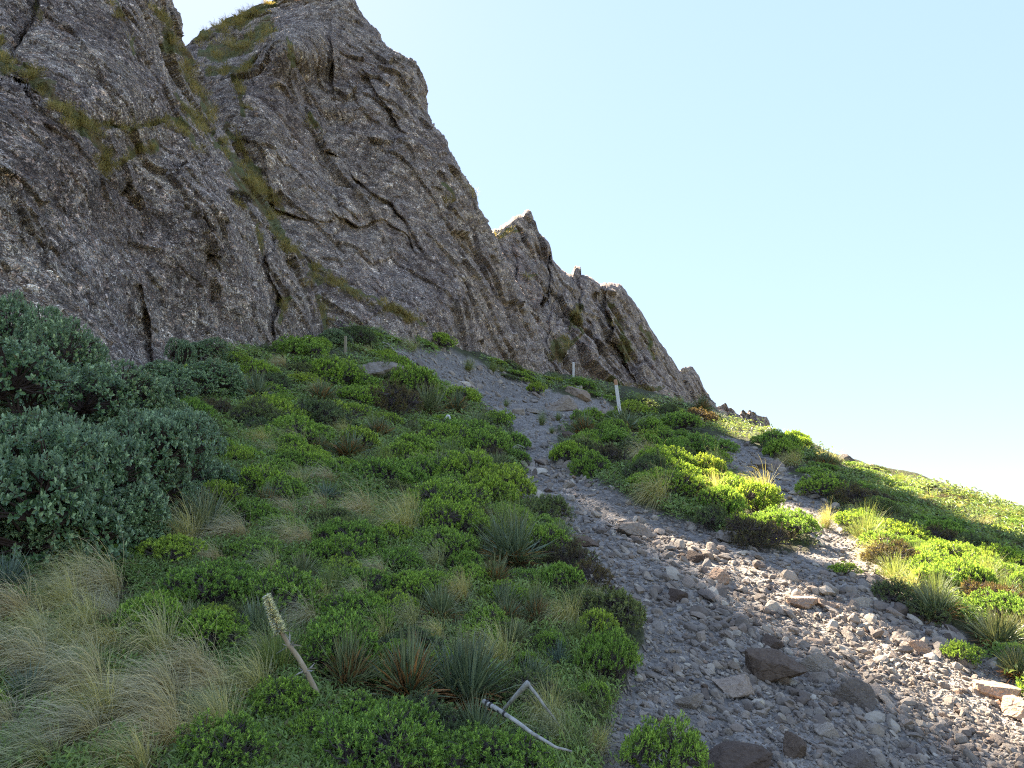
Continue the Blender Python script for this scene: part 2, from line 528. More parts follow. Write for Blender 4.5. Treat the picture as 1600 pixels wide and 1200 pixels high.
def build_cliffs(ROCK):
    # ---- near buttress -------------------------------------------------------------------------
    right = [(-500, 120), (-200, 200), (-60, 252), (0, 270), (25, 283), (60, 285), (75, 292), (110, 312), (180, 338), (250, 372), (300, 410), (360, 440), (410, 478), (470, 505), (525, 520), (640, 545)]
    left = [(-500, -420), (700, -420)]
    PX, PY = rows_grid(650, -420, 520, left, right, 420, (0.44, 60), (0.62, 70))
    u = (PX - PX[:, :1]) / (PX[:, -1:] - PX[:, :1])
    PX = PX + np.where(u > 0, 1, 0) * (jag(PY, 7, 37, 3)) * u ** 6
    ctrl = [(220, 600, 14), (120, 540, 13), (0, 440, 12.4), (-300, 450, 11), (-400, 100, 13), (-400, -400, 22), (0, -400, 27), (160, -400, 30), (160, 275, 16.4), (60, 150, 15.6), (0, 125, 15.2), (0, 60, 17.8),
            (90, 60, 18.5), (150, 100, 19), (230, 150, 20.6), (250, 40, 25.5), (285, 60, 29), (340, 180, 28.2), (410, 300, 27.6), (480, 410, 27.4), (515, 520, 27.4), (400, 540, 21), (240, 545, 16.8),
            (250, 230, 20.4), (300, 220, 22.0), (240, 340, 18.6), (350, 450, 20.2), (350, 330, 21.2), (420, 400, 23.5), (470, 500, 24.3), (240, 620, 15), (400, 640, 19), (0, 640, 11.4), (100, 330, 14.9), (150, 420, 15.2)]
    D = depth_field(ctrl)(PX / 100, PY / 100)
    D = crease(PX, PY, D, [(-120, 90), (0, 128), (60, 137), (112, 210), (160, 278), (215, 330), (250, 400)], 1.1, 42, -1)
    D = crease(PX, PY, D, [(140, 200), (190, 205), (262, 196), (300, 225), (345, 300)], .9, 24, -1)
    D = crease(PX, PY, D, [(-60, 40), (10, 115), (35, 70), (62, 20), (75, -60)], 1.6, 22, -1)
    D = crease(PX, PY, D, [(440, 360), (415, 410), (440, 470), (425, 540)], 0.8, 26, 1)
    D = crease(PX, PY, D, [(235, 610), (240, 520), (225, 440)], 0.9, 34, -1)
    for ln, a, w in [([(210, 60), (225, 120), (222, 190)], .5, 4), ([(320, 380), (345, 430), (330, 500)], .5, 5), ([(120, 60), (130, 130), (165, 190)], .35, 4), ([(300, 300), (325, 360), (360, 400)], .4, 4),
                     ([(40, 300), (70, 380), (60, 470)], .25, 4), ([(180, 400), (205, 480), (190, 560)], .3, 4), ([(400, 330), (412, 410), (405, 480)], .6, 5), ([(480, 440), (440, 470), (438, 530)], .5, 5)]:
        D = crack(PX, PY, D, ln, a, w)
    D = D + 0.10 * (PX[:, -1:] - PX < 10) * 0
    D = D + 2.0 * np.clip(1 - (PX[:, -1:] - PX) / 14, 0, 1) ** 2
    Q, N, ci, gi = face_mesh('c', PX, PY, D, ROCK, 1.0, 101, 1.4, 1.0)
    vg = veg_field(PX, PY, VEG1, N, Q, 7)
    CLIFFS.append(('rock_buttress', *finish_cliff('rock_buttress', Q, ci, gi, vg, ROCK, 9, 'near grey pebbly cliff wall rising above the dark green shrubs and out of the picture', 'cliff', (-0.85, 0.5, 0.0), sides=('t', 'r')), Q, PX, PY))
    # ---- added rock block above and behind the buttress, unseen, shaped to shade the slope -----------
    right2 = [(-420, 215), (-260, 292), (-178, 306), (-150, 317), (-130, 329), (-95, 346), (-72, 340), (-52, 292), (-34, 256), (0, 244), (60, 240)]
    PX, PY = rows_grid(40, -420, 90, [(-420, -160), (60, -420)], right2, 90)
    D = 104 + 0 * PX
    Q, N, ci, gi = face_mesh('c', PX, PY, D, ROCK, 2.4, 151, 0.5, 1.0)
    CLIFFS.append(('rock_shade_block', *finish_cliff('rock_shade_block', Q, ci, gi, 0 * ci, ROCK, 20, 'unseen added rock block above and behind the near cliff, shaped to cast shade', 'cliff', (-0.95, 0.25, 0.0), sides=('l', 't', 'r'), drop=0.0), Q, PX, PY))
    # ---- added leaning horn, unseen, shaped so its shadow parts the strips of sun ----
    PX, PY = rows_grid(-6, -150, 70, [(-150, 379), (-120, 378), (-90, 377), (-48, 382), (-22, 402), (-6, 440)], [(-150, 384), (-125, 391), (-90, 402), (-50, 416), (-6, 462)], 40)
    D = 53.0 + 0 * PX
    Q, N, ci, gi = face_mesh('c', PX, PY, D, ROCK, 0.8, 171, 0.5, 1.0)
    CLIFFS.append(('rock_shade_horn', *finish_cliff('rock_shade_horn', Q, ci, gi, 0 * ci, ROCK, 1.4, 'slender leaning horn of rock on the shoulder of the main peak', 'cliff', (-0.454, 0.891, 0.5), sides=('l', 't', 'r'), drop=0.0), Q, PX, PY))
    # ---- main peak -----------------------------------------------------------------------------
    right = [(-100, 512), (-60, 541), (0, 556), (35, 576), (70, 601), (85, 622), (108, 650), (130, 664), (165, 667), (190, 676), (220, 695), (245, 705), (285, 730), (330, 750), (365, 766), (400, 784), (450, 806), (500, 832), (575, 855), (640, 870)]
    left = [(-100, 484), (-60, 488), (-30, 495), (-12, 490), (-3, 468), (0, 428), (10, 402), (22, 384), (32, 350), (60, 312), (74, 288), (110, 262), (300, 240), (640, 240)]
    PX, PY = rows_grid(630, -95, 540, left, right, 460)
    u = (PX - PX[:, :1]) / (PX[:, -1:] - PX[:, :1])
    PX = PX + jag(PY, 9, 33, 13) * u ** 8 + jag(PY, 8, 21, 14) * (1 - u) ** 8
    ctrl = [(290, 80, 46), (340, 40, 51), (385, 22, 53), (430, 0, 54), (510, -90, 50), (432, 62, 39.2), (400, 110, 39.5), (350, 130, 38.5), (300, 200, 37), (430, 200, 34.8), (420, 300, 32.6), (474, 150, 40.6), (520, 30, 46.5),
            (560, 20, 49), (515, 120, 42.8), (520, 200, 40.3), (560, 250, 39.6), (600, 300, 39.5), (640, 110, 46), (662, 150, 47), (600, 160, 43.2), (700, 300, 43.2), (765, 370, 46), (650, 230, 42.6), (600, 430, 35), (530, 440, 31.3), (560, 360, 35.6),
            (640, 490, 33.2), (700, 525, 36), (760, 552, 40), (850, 578, 46), (806, 450, 47), (740, 450, 40.5), (680, 400, 39.5), (660, 450, 36.5), (760, 630, 38), (500, 630, 27), (850, 640, 44), (260, 400, 33), (480, 400, 31.5), (380, 60, 47.5), (330, 90, 44)]
    D = depth_field(ctrl)(PX / 100, PY / 100)
    D = crease(PX, PY, D, [(425, 40), (434, 62), (462, 112), (486, 152), (500, 215), (520, 250), (556, 292), (585, 310)], 2.2, 55, -1, 8)      # spire edge, gully to its right
    D = crease(PX, PY, D, [(486, 150), (512, 232), (545, 268), (578, 298), (610, 318), (640, 352), (668, 410)], 1.8, 60, 1, 6)                  # slab that overhangs the gully
    D = crease(PX, PY, D, [(340, 128), (385, 118), (410, 92), (432, 58)], 3.0, 30, -1)
    D = crease(PX, PY, D, [(565, 108), (590, 140), (612, 175), (640, 215)], 1.4, 24, 1)
    D = crease(PX, PY, D, [(640, 100), (642, 150), (668, 178)], 1.2, 16, -1)
    D = crease(PX, PY, D, [(420, 300), (432, 330), (500, 345), (520, 345)], .6, 30, 1)
    D = crease(PX, PY, D, [(505, 330), (560, 352), (600, 345), (640, 372), (655, 420)], .7, 26, 1)
    D = crease(PX, PY, D, [(520, -20), (516, 60), (521, 130), (530, 190)], 0.9, 40, 1)
    for ln, a, w in [([(545, 330), (520, 380), (560, 430)], .9, 5), ([(640, 380), (660, 430), (720, 500)], .9, 5), ([(700, 330), (690, 300), (705, 270)], .5, 5), ([(690, 400), (735, 470), (750, 540)], .6, 6),
                     ([(470, 220), (495, 270), (500, 330)], .8, 5), ([(590, 200), (640, 270), (690, 370)], .45, 5), ([(540, 60), (570, 150), (600, 230)], .4, 4), ([(760, 420), (790, 480), (800, 550)], .8, 6), ([(400, 170), (395, 240), (415, 300)], .4, 4)]:
        D = crack(PX, PY, D, ln, a, w)
    D = D + 3.0 * np.clip(1 - (PX[:, -1:] - PX) / 16, 0, 1) ** 2
    Q, N, ci, gi = face_mesh('c', PX, PY, D, ROCK, 2.0, 201, 1.3, 0.9)
    vg = veg_field(PX, PY, VEG2, N, Q, 9)
    CLIFFS.append(('rock_peak', *finish_cliff('rock_peak', Q, ci, gi, vg, ROCK, 14, 'tall grey main peak with a steep bare slab leaning over the slope', 'cliff', (-0.45, 0.85, 0.0), sides=('l', 't', 'r')), Q, PX, PY))
    # ---- far ridge -----------------------------------------------------------------------------
    top = [(740, 372), (765, 360), (786, 350), (800, 341), (817, 334), (819, 327), (830, 328), (834, 344), (842, 362), (857, 382), (863, 408), (874, 420), (885, 428), (894, 428), (896, 416), (905, 417), (907, 430), (918, 428), (927, 436), (938, 443), (945, 439), (965, 443), (975, 455), (985, 466),
           (1003, 488), (1015, 512), (1040, 545), (1051, 562), (1064, 580), (1072, 573), (1082, 571), (1092, 590), (1103, 612), (1116, 632), (1128, 642)]
    nc = 400; nr = 240
    px = np.linspace(742, 1128, nc); tp = interp(px, top) + jag(px, 5, 12, 23) + jag(px, 1.5, 4.5, 24)
    bs = interp(px, [(740, 640), (850, 640), (1000, 650), (1128, 672)])
    t = np.linspace(0, 1, nr)[:, None]
    PX = np.repeat(px[None], nr, 0); PY = bs[None] + (tp - bs)[None] * t
    PX = PX + 2.5 * fbm(np.stack([PX / 22, PY / 30, 0 * PX], -1), 3, 71)
    ctrl = [(765, 360, 60), (822, 330, 68), (800, 450, 56), (850, 580, 48.5), (900, 592, 53), (960, 606, 59), (1040, 624, 71), (1120, 645, 89), (1128, 660, 91), (900, 430, 72), (965, 443, 79), (1015, 512, 83), (1064, 580, 88), (1082, 571, 96), (1110, 625, 95), (860, 480, 60),
            (880, 540, 56), (940, 520, 66), (1000, 560, 73), (850, 640, 46), (1000, 650, 62), (740, 500, 47), (745, 640, 42)]
    D = depth_field(ctrl)(PX / 100, PY / 100)
    D = crease(PX, PY, D, [(858, 380), (862, 430), (858, 500), (862, 570)], 3.0, 22, 1)
    D = crease(PX, PY, D, [(945, 440), (948, 480), (962, 530), (990, 575), (1010, 610)], 3.5, 26, 1)
    D = crease(PX, PY, D, [(1062, 575), (1068, 600), (1092, 640)], 7.0, 26, -1)
    for ln, a, w in [([(800, 345), (802, 400), (812, 470), (806, 540)], 1.6, 4), ([(925, 436), (930, 470), (948, 520)], 1.6, 4), ([(985, 470), (1000, 520), (1030, 580)], 1.8, 4), ([(870, 425), (868, 480), (880, 560), (876, 590)], 1.8, 4), ([(905, 430), (902, 470), (912, 530)], 1.4, 3), ([(955, 560), (960, 600)], 1.2, 4), ([(815, 345), (822, 390), (830, 420)], 1.2, 3), ([(880, 430), (886, 480), (878, 520)], 1.6, 4), ([(912, 440), (918, 500), (935, 560), (930, 600)], 1.6, 4), ([(965, 450), (990, 510), (1010, 560)], 1.2, 4), ([(840, 400), (838, 450), (850, 500)], 1.2, 3), ([(895, 540), (900, 590)], 1.0, 3), ([(1010, 540), (1035, 590), (1050, 625)], 1.4, 4)]:
        D = crack(PX, PY, D, ln, 1.7 * a, w)
    D = D + 2.0 * (np.clip(1 - (PY - tp[None]) / 7, 0, 1)) ** 2
    Q, N, ci, gi = face_mesh('c', PX, PY, D, ROCK, 2.6, 301, 1.2, 1.5, fade=0.22 + 0.78 * sstep(0, 26, PY - tp[None]))
    vg = veg_field(PX, PY, VEG3, N, Q, 11)
    CLIFFS.append(('rock_ridge', *finish_cliff('rock_ridge', Q, ci, gi, vg, ROCK, 16, 'jagged brown grey ridge of pinnacles stepping down beyond the main peak', 'cliff', (-0.25, 0.95, 0.0), sides=('t', 'r')), Q, PX, PY))
    # ---- distant outcrop -----------------------------------------------------------------------
    top = [(1112, 640), (1125, 634), (1131, 632), (1134, 640), (1142, 643), (1150, 648), (1155, 650), (1158, 643), (1166, 645), (1170, 648), (1172, 640), (1180, 643), (1186, 649), (1194, 652), (1198, 650), (1200, 660), (1206, 672)]
    nc = 150; nr = 60
    px = np.linspace(1112, 1208, nc); tp = interp(px, top) + jag(px, 2.5, 5, 33)
    bs = interp(px, [(1100, 668), (1208, 690)]); t = np.linspace(0, 1, nr)[:, None]
    PX = np.repeat(px[None], nr, 0); PY = bs[None] + (tp - bs)[None] * t
    D = interp(PX, [(1110, 104), (1208, 118)]) + 3 * t - 8 * np.sin(np.clip((PX - 1112) / 96, 0, 1) * math.pi) * 0.4
    Q, N, ci, gi = face_mesh('c', PX, PY, D, ROCK, 2.4, 401, 1.0, 1.3)
    CLIFFS.append(('rock_outcrop', *finish_cliff('rock_outcrop', Q, ci, gi, 0 * ci, ROCK, 8, 'small serrated rock outcrop on the far skyline past the ridge', 'cliff', (0.1, 1.0, 0.0), sides=('l', 't', 'r')), Q, PX, PY))


# vegetated ledges: (line in the photograph, half width px)
VEG1 = [([(0, 95), (40, 108), (75, 150), (110, 190), (150, 225), (170, 265)], 17), ([(100, 165), (150, 205), (165, 270)], 15), ([(165, 192), (200, 205), (255, 185), (290, 210), (310, 235)], 12), ([(180, 265), (215, 235), (245, 230)], 9),
        ([(262, 60), (285, 95), (305, 140), (330, 175), (350, 230), (385, 270), (425, 310)], 14), ([(270, 150), (310, 190), (340, 230)], 12), ([(205, 60), (215, 85)], 7), ([(360, 270), (400, 300), (440, 365), (470, 410), (500, 470)], 14),
        ([(175, 5), (190, 30)], 8), ([(235, 10), (262, 40), (270, 80)], 9), ([(445, 470), (440, 500)], 9), ([(500, 470), (520, 520)], 14), ([(400, 350), (410, 400)], 5), ([(55, 0), (62, 25)], 7), ([(0, 60), (10, 110)], 9), ([(360, 310), (380, 325)], 6)]
VEG2 = [([(305, 65), (345, 45), (385, 28), (425, 5)], 17), ([(310, 85), (350, 80), (400, 60), (420, 45)], 17), ([(330, 110), (380, 115), (395, 95)], 12), ([(446, 66), (455, 100)], 8), ([(480, 410), (520, 440), (570, 465), (620, 490), (660, 510)], 13),
        ([(690, 290), (702, 318)], 7), ([(735, 295), (745, 310)], 5), ([(370, 130), (385, 180)], 10), ([(480, 185), (495, 215)], 6), ([(360, 200), (400, 280), (440, 330)], 10), ([(600, 480), (640, 500)], 12), ([(440, 380), (500, 450)], 16)]
VEG3 = [([(775, 372), (805, 362)], 6), ([(900, 480), (905, 520), (880, 545)], 12), ([(955, 480), (970, 520), (985, 560)], 13), ([(860, 560), (880, 530)], 10), ([(1000, 520), (1020, 560)], 7), ([(820, 430), (828, 440)], 5), ([(950, 600), (1020, 612)], 8)]


def veg_field(PX, PY, lines, N, Q, seed):
    d = np.full(PX.shape, 9.0)
    j = 12 * fbm(np.stack([PX / 24, PY / 24, 0 * PX + seed], -1), 4, seed)
    j2 = 12 * fbm(np.stack([PX / 24, PY / 24, 0 * PX + seed + 40], -1), 4, seed + 3)
    wn = fbm(np.stack([PX / 38, PY / 38, 0 * PX + seed + 77], -1), 3, seed + 5)
    for ln, w in lines:
        dd, s, t = poly_dist(PX + j, PY + j2, ln)
        d = np.minimum(d, dd / (w * np.clip(0.75 + 1.1 * wn, .25, 1.7)))
    return np.clip(1.25 - d * 1.15, 0, 1)
# ================================================================ materials
def mat_rock():
    M = Mat('pebbly volcanic rock'); co = M.coord()
    cl = M.attr('clast').outputs['Fac']; gr = M.attr('grain').outputs['Fac']; vg = M.attr('veg').outputs['Fac']
    geo = M.node('ShaderNodeNewGeometry')
    ln = M.node('ShaderNodeVectorMath', dict(operation='LENGTH')); M.put(ln.inputs[0], geo.outputs['Position'])
    # broad tone of the wall, then single pebbles set in it
    broad = M.noise(co, 0.23, 5, 0.6)
    base = M.ramp(broad, [(0.30, (0.355, 0.285, 0.235)), (0.45, (0.50, 0.425, 0.365)), (0.55, (0.56, 0.475, 0.385)), (0.66, (0.48, 0.40, 0.325)), (0.76, (0.62, 0.55, 0.465))])
    peb = M.ramp(cl, [(0.0, (0.45, 0.41, 0.39)), (0.3, (0.75, 0.70, 0.68)), (0.55, (1.0, 1.0, 1.0)), (0.86, (1.25, 1.2, 1.12)), (0.955, (1.6, 1.58, 1.52)), (1.0, (2.0, 2.0, 1.95))])
    c = M.mix(0.75, base.outputs[0], peb.outputs[0], 'MULTIPLY')
    warp = M.node('ShaderNodeVectorMath', dict(operation='ADD'), _0=M.mapping(co, (1, 1, 1.35)), _1=M.node('ShaderNodeTexNoise', None, Vector=co, Scale=6.0).outputs['Color']).outputs[0]
    v = M.voronoi(warp, 19.0); vb = M.voronoi(warp, 7.4)
    for vv, amt in ((v, 0.8), (vb, 0.72)):
        rr = M.node('ShaderNodeSeparateColor', None, _0=vv.outputs['Color'])
        vr = M.ramp(rr.outputs[0], [(0.0, (0.20, 0.18, 0.175)), (0.30, (0.48, 0.45, 0.44)), (0.62, (1.02, 1.0, 0.98)), (0.84, (1.42, 1.40, 1.35)), (0.95, (2.0, 1.98, 1.94)), (1.0, (3.0, 3.0, 2.95))])
        c = M.mix(amt, c, vr.outputs[0], 'MULTIPLY')
        hue = M.ramp(rr.outputs[1], [(0.0, (1.18, 0.94, 0.82)), (0.35, (1, 1, 1)), (1.0, (0.94, 1.0, 1.05))])
        c = M.mix(0.6, c, hue.outputs[0], 'MULTIPLY')
    # rust and damp streaks running down the wall
    st = M.noise(M.mapping(co, (0.55, 0.55, 0.11)), 1.3, 5, 0.65, 0.4)
    sr = M.ramp(st, [(0.56, (0, 0, 0)), (0.70, (1, 1, 1))])
    c = M.mix(M.math('MULTIPLY', sr.outputs[0], 0.55), c, (0.075, 0.045, 0.033))
    li = M.noise(co, 1.7, 6, 0.7)
    lr = M.ramp(li, [(0.60, (0, 0, 0)), (0.72, (1, 1, 1))])
    c = M.mix(M.math('MULTIPLY', lr.outputs[0], 0.32), c, (0.27, 0.285, 0.27))
    # moss, low herbs and orange peat on the ledges
    vn = M.noise(co, 1.5, 6, 0.72)
    mask = M.ramp(M.math('ADD', vg, M.math('MULTIPLY', M.math('SUBTRACT', vn, 0.5), 1.9)), [(0.52, (0, 0, 0)), (0.68, (1, 1, 1))])
    vcol = M.ramp(M.noise(co, 0.9, 6, 0.75), [(0.28, (0.20, 0.105, 0.050)), (0.42, (0.25, 0.175, 0.075)), (0.5, (0.22, 0.20, 0.085)), (0.62, (0.23, 0.245, 0.10)), (0.75, (0.36, 0.32, 0.18))])
    c = M.mix(mask.outputs[0], c, vcol.outputs[0])
    h = M.math('ADD', M.noise(co, 14, 6, 0.7), M.math('ADD', M.math('MULTIPLY', v.outputs['Distance'], -1.0), M.math('MULTIPLY', vb.outputs['Distance'], -1.6)))
    return M.done(M.principled(c, 0.92, 0.25, M.bump(h, 0.07, 0.9)))


def mat_ground():
    M = Mat('slope soil and scree'); co = M.coord()
    s = M.attr('scree').outputs['Fac']
    v = M.voronoi(co, 26); v2 = M.voronoi(co, 9)
    base = M.ramp(M.noise(co, 0.8, 5, 0.6), [(0.35, (0.205, 0.188, 0.166)), (0.65, (0.295, 0.27, 0.235))])
    peb = M.ramp(v.outputs['Color'], [(0.1, (0.5, 0.5, 0.5)), (0.6, (1, 0.98, 0.96)), (0.95, (1.6, 1.55, 1.5))])
    sc = M.mix(0.9, base.outputs[0], peb.outputs[0], 'MULTIPLY')
    peb2 = M.ramp(v2.outputs['Color'], [(0.1, (0.7, 0.66, 0.64)), (0.9, (1.25, 1.22, 1.2))])
    sc = M.mix(0.6, sc, peb2.outputs[0], 'MULTIPLY')
    so = M.ramp(M.noise(co, 2.2, 6, 0.7), [(0.3, (0.040, 0.030, 0.020)), (0.5, (0.060, 0.060, 0.024)), (0.7, (0.085, 0.100, 0.034))])
    c = M.mix(s, so.outputs[0], sc)
    h = M.math('ADD', M.math('MULTIPLY', v.outputs['Distance'], -1.0), M.math('MULTIPLY', M.noise(co, 40, 4, 0.7), 0.5))
    return M.done(M.principled(c, 0.95, 0.2, M.bump(h, 0.03, 0.9)))


def mat_stone(name='loose stone', dark=1.0, brown=0.0):
    M = Mat(name); co = M.coord()
    oi = M.node('ShaderNodeObjectInfo'); rnd = oi.outputs['Random']
    isl = M.node('ShaderNodeNewGeometry').outputs['Random Per Island']
    f = M.math('FRACT', M.math('ADD', rnd, isl))
    b = M.ramp(f, [(0.0, (0.110, 0.095, 0.086)), (0.25, (0.175, 0.163, 0.152)), (0.5, (0.215, 0.198, 0.178)), (0.7, (0.195, 0.164, 0.140)), (0.88, (0.255, 0.234, 0.205)), (1.0, (0.34, 0.325, 0.29))])
    n = M.noise(co, 7, 6, 0.7)
    t = M.ramp(n, [(0.32, (0.62, 0.58, 0.56)), (0.55, (1, 1, 1)), (0.75, (1.3, 1.28, 1.24))])
    c = M.mix(1.0, b.outputs[0], t.outputs[0], 'MULTIPLY')
    c = M.mix(1.0, c, (1.46, 1.34, 1.18), 'MULTIPLY')
    if brown or dark != 1: c = M.mix(1.0, c, (dark * (1 + 0.15 * brown), dark * (1 - 0.06 * brown), dark * (1 - 0.2 * brown)), 'MULTIPLY')
    return M.done(M.principled(c, 0.9, 0.3, M.bump(M.noise(co, 22, 6, 0.75), 0.02, 0.6)))


def mat_leaf(name, young, old, back=None, hue=0.25, trans=0.35, rough=0.55, spec=0.4, dead=None, vary=1.0):
    """Leaf colour from the shoot's age (tint.y), a random per leaf (tint.x) and a little per plant."""
    M = Mat(name)
    tv = M.node('ShaderNodeSeparateXYZ', None, _0=M.attr('tint').outputs['Vector'])
    oi = M.node('ShaderNodeObjectInfo').outputs['Random']
    c = M.mix(tv.outputs[1], old, young)
    j = M.ramp(tv.outputs[0], [(0, (max(.2, 1 - .5 * vary), max(.2, 1 - .45 * vary), max(.2, 1 - .52 * vary))), (0.5, (1, 1, 1)), (1, (1 + .6 * vary, 1 + .48 * vary, 1 + .45 * vary))])
    c = M.mix(1.0, c, j.outputs[0], 'MULTIPLY')
    pl = M.ramp(oi, [(0, (0.72, 0.80, 0.85)), (0.35, (1.0, 1.0, 1.0)), (0.7, (1.12, 1.08, 0.85)), (1, (1.35, 1.12, 0.9))])
    c = M.mix(hue, c, M.mix(1.0, c, pl.outputs[0], 'MULTIPLY'))
    if dead is not None:
        c = M.mix(tv.outputs[2], c, dead)
    if back is not None:
        bf = M.node('ShaderNodeNewGeometry').outputs['Backfacing']
        c = M.mix(M.math('MULTIPLY', bf, 0.7), c, back)
    p = M.principled(c, rough, spec)
    if trans <= 0: return M.done(p)
    tr = M.node('ShaderNodeBsdfTranslucent'); M.put(tr.inputs[0], M.mix(1.0, c, (1.45, 1.35, 0.75), 'MULTIPLY'))
    mx = M.node('ShaderNodeMixShader'); M.put(mx.inputs[0], trans)
    M.t.links.new(p.outputs[0], mx.inputs[1]); M.t.links.new(tr.outputs[0], mx.inputs[2])
    return M.done(mx)


def mat_plain(name, c1, c2, scale=20, rough=0.85, bump=0.004, stretch=(1, 1, 1)):
    M = Mat(name); co = M.mapping(M.coord(), stretch)
    n = M.noise(co, scale, 5, 0.65)
    r = M.ramp(n, [(0.3, c1), (0.7, c2)])
    return M.done(M.principled(r.outputs[0], rough, 0.3, M.bump(n, bump, 0.8)))


# ================================================================ plant meshes
def unit(v): return v / (np.linalg.norm(v, axis=-1, keepdims=True) + 1e-9)


def leaves(P, Dir, Up, L, Wd, fold=0.25, curl=0.12, shape=6):
    """Leaf blades: P base points, Dir growth direction, Up leaf normal. Returns verts, quads."""
    Dir = unit(Dir); S = unit(np.cross(Dir, Up)); U = np.cross(S, Dir)
    L = np.asarray(L, float)[:, None]; Wd = np.asarray(Wd, float)[:, None]
    if shape == 6:
        a = P
        l1 = P + Dir * L * .32 - S * Wd * .5 + U * Wd * fold
        l2 = P + Dir * L * .70 - S * Wd * .42 + U * (Wd * fold - L * curl * .4)
        t = P + Dir * L - U * L * curl
        r2 = P + Dir * L * .70 + S * Wd * .42 + U * (Wd * fold - L * curl * .4)
        r1 = P + Dir * L * .32 + S * Wd * .5 + U * Wd * fold
        V = np.stack([a, l1, l2, t, r2, r1], 1)
        n = len(P); i = np.arange(n)[:, None] * 6
        F = np.concatenate([i + np.array([[0, 3, 2, 1]]), i + np.array([[0, 5, 4, 3]])])
    else:
        l1 = P + Dir * L * .5 - S * Wd * .5 + U * Wd * fold
        t = P + Dir * L - U * L * curl
        r1 = P + Dir * L * .5 + S * Wd * .5 + U * Wd * fold
        V = np.stack([P, l1, t, r1], 1)
        n = len(P); i = np.arange(n)[:, None] * 4
        F = np.concatenate([i + np.array([[0, 2, 1]]), i + np.array([[0, 3, 2]])])
    return V.reshape(-1, 3), F


def tubes(paths, r0, r1, sides=5):
    """paths (n,k,3) -> tapered tubes."""
    paths = np.asarray(paths, float); n, k, _ = paths.shape
    T = unit(np.gradient(paths, axis=1)); ref = np.array([0.31, 0.17, 0.93])
    A = unit(np.cross(T, ref)); B = np.cross(T, A)
    r0 = np.broadcast_to(r0, (n,)); r1 = np.broadcast_to(r1, (n,))
    rad = r0[:, None] + (r1 - r0)[:, None] * np.linspace(0, 1, k)[None]
    th = np.linspace(0, 2 * math.pi, sides, endpoint=False)
    V = paths[:, :, None] + rad[:, :, None, None] * (A[:, :, None] * np.cos(th)[None, None, :, None] + B[:, :, None] * np.sin(th)[None, None, :, None])
    idx = np.arange(n * k * sides).reshape(n, k, sides)
    q = np.stack([idx[:, :-1], np.roll(idx[:, :-1], -1, 2), np.roll(idx[:, 1:], -1, 2), idx[:, 1:]], -1).reshape(-1, 4)
    return V.reshape(-1, 3), q


def sphere_dirs(n, rng, zmin=-0.1):
    z = rng.uniform(zmin, 1, n); a = rng.uniform(0, 2 * math.pi, n); r = np.sqrt(1 - z * z)
    return np.stack([r * np.cos(a), r * np.sin(a), z], -1)


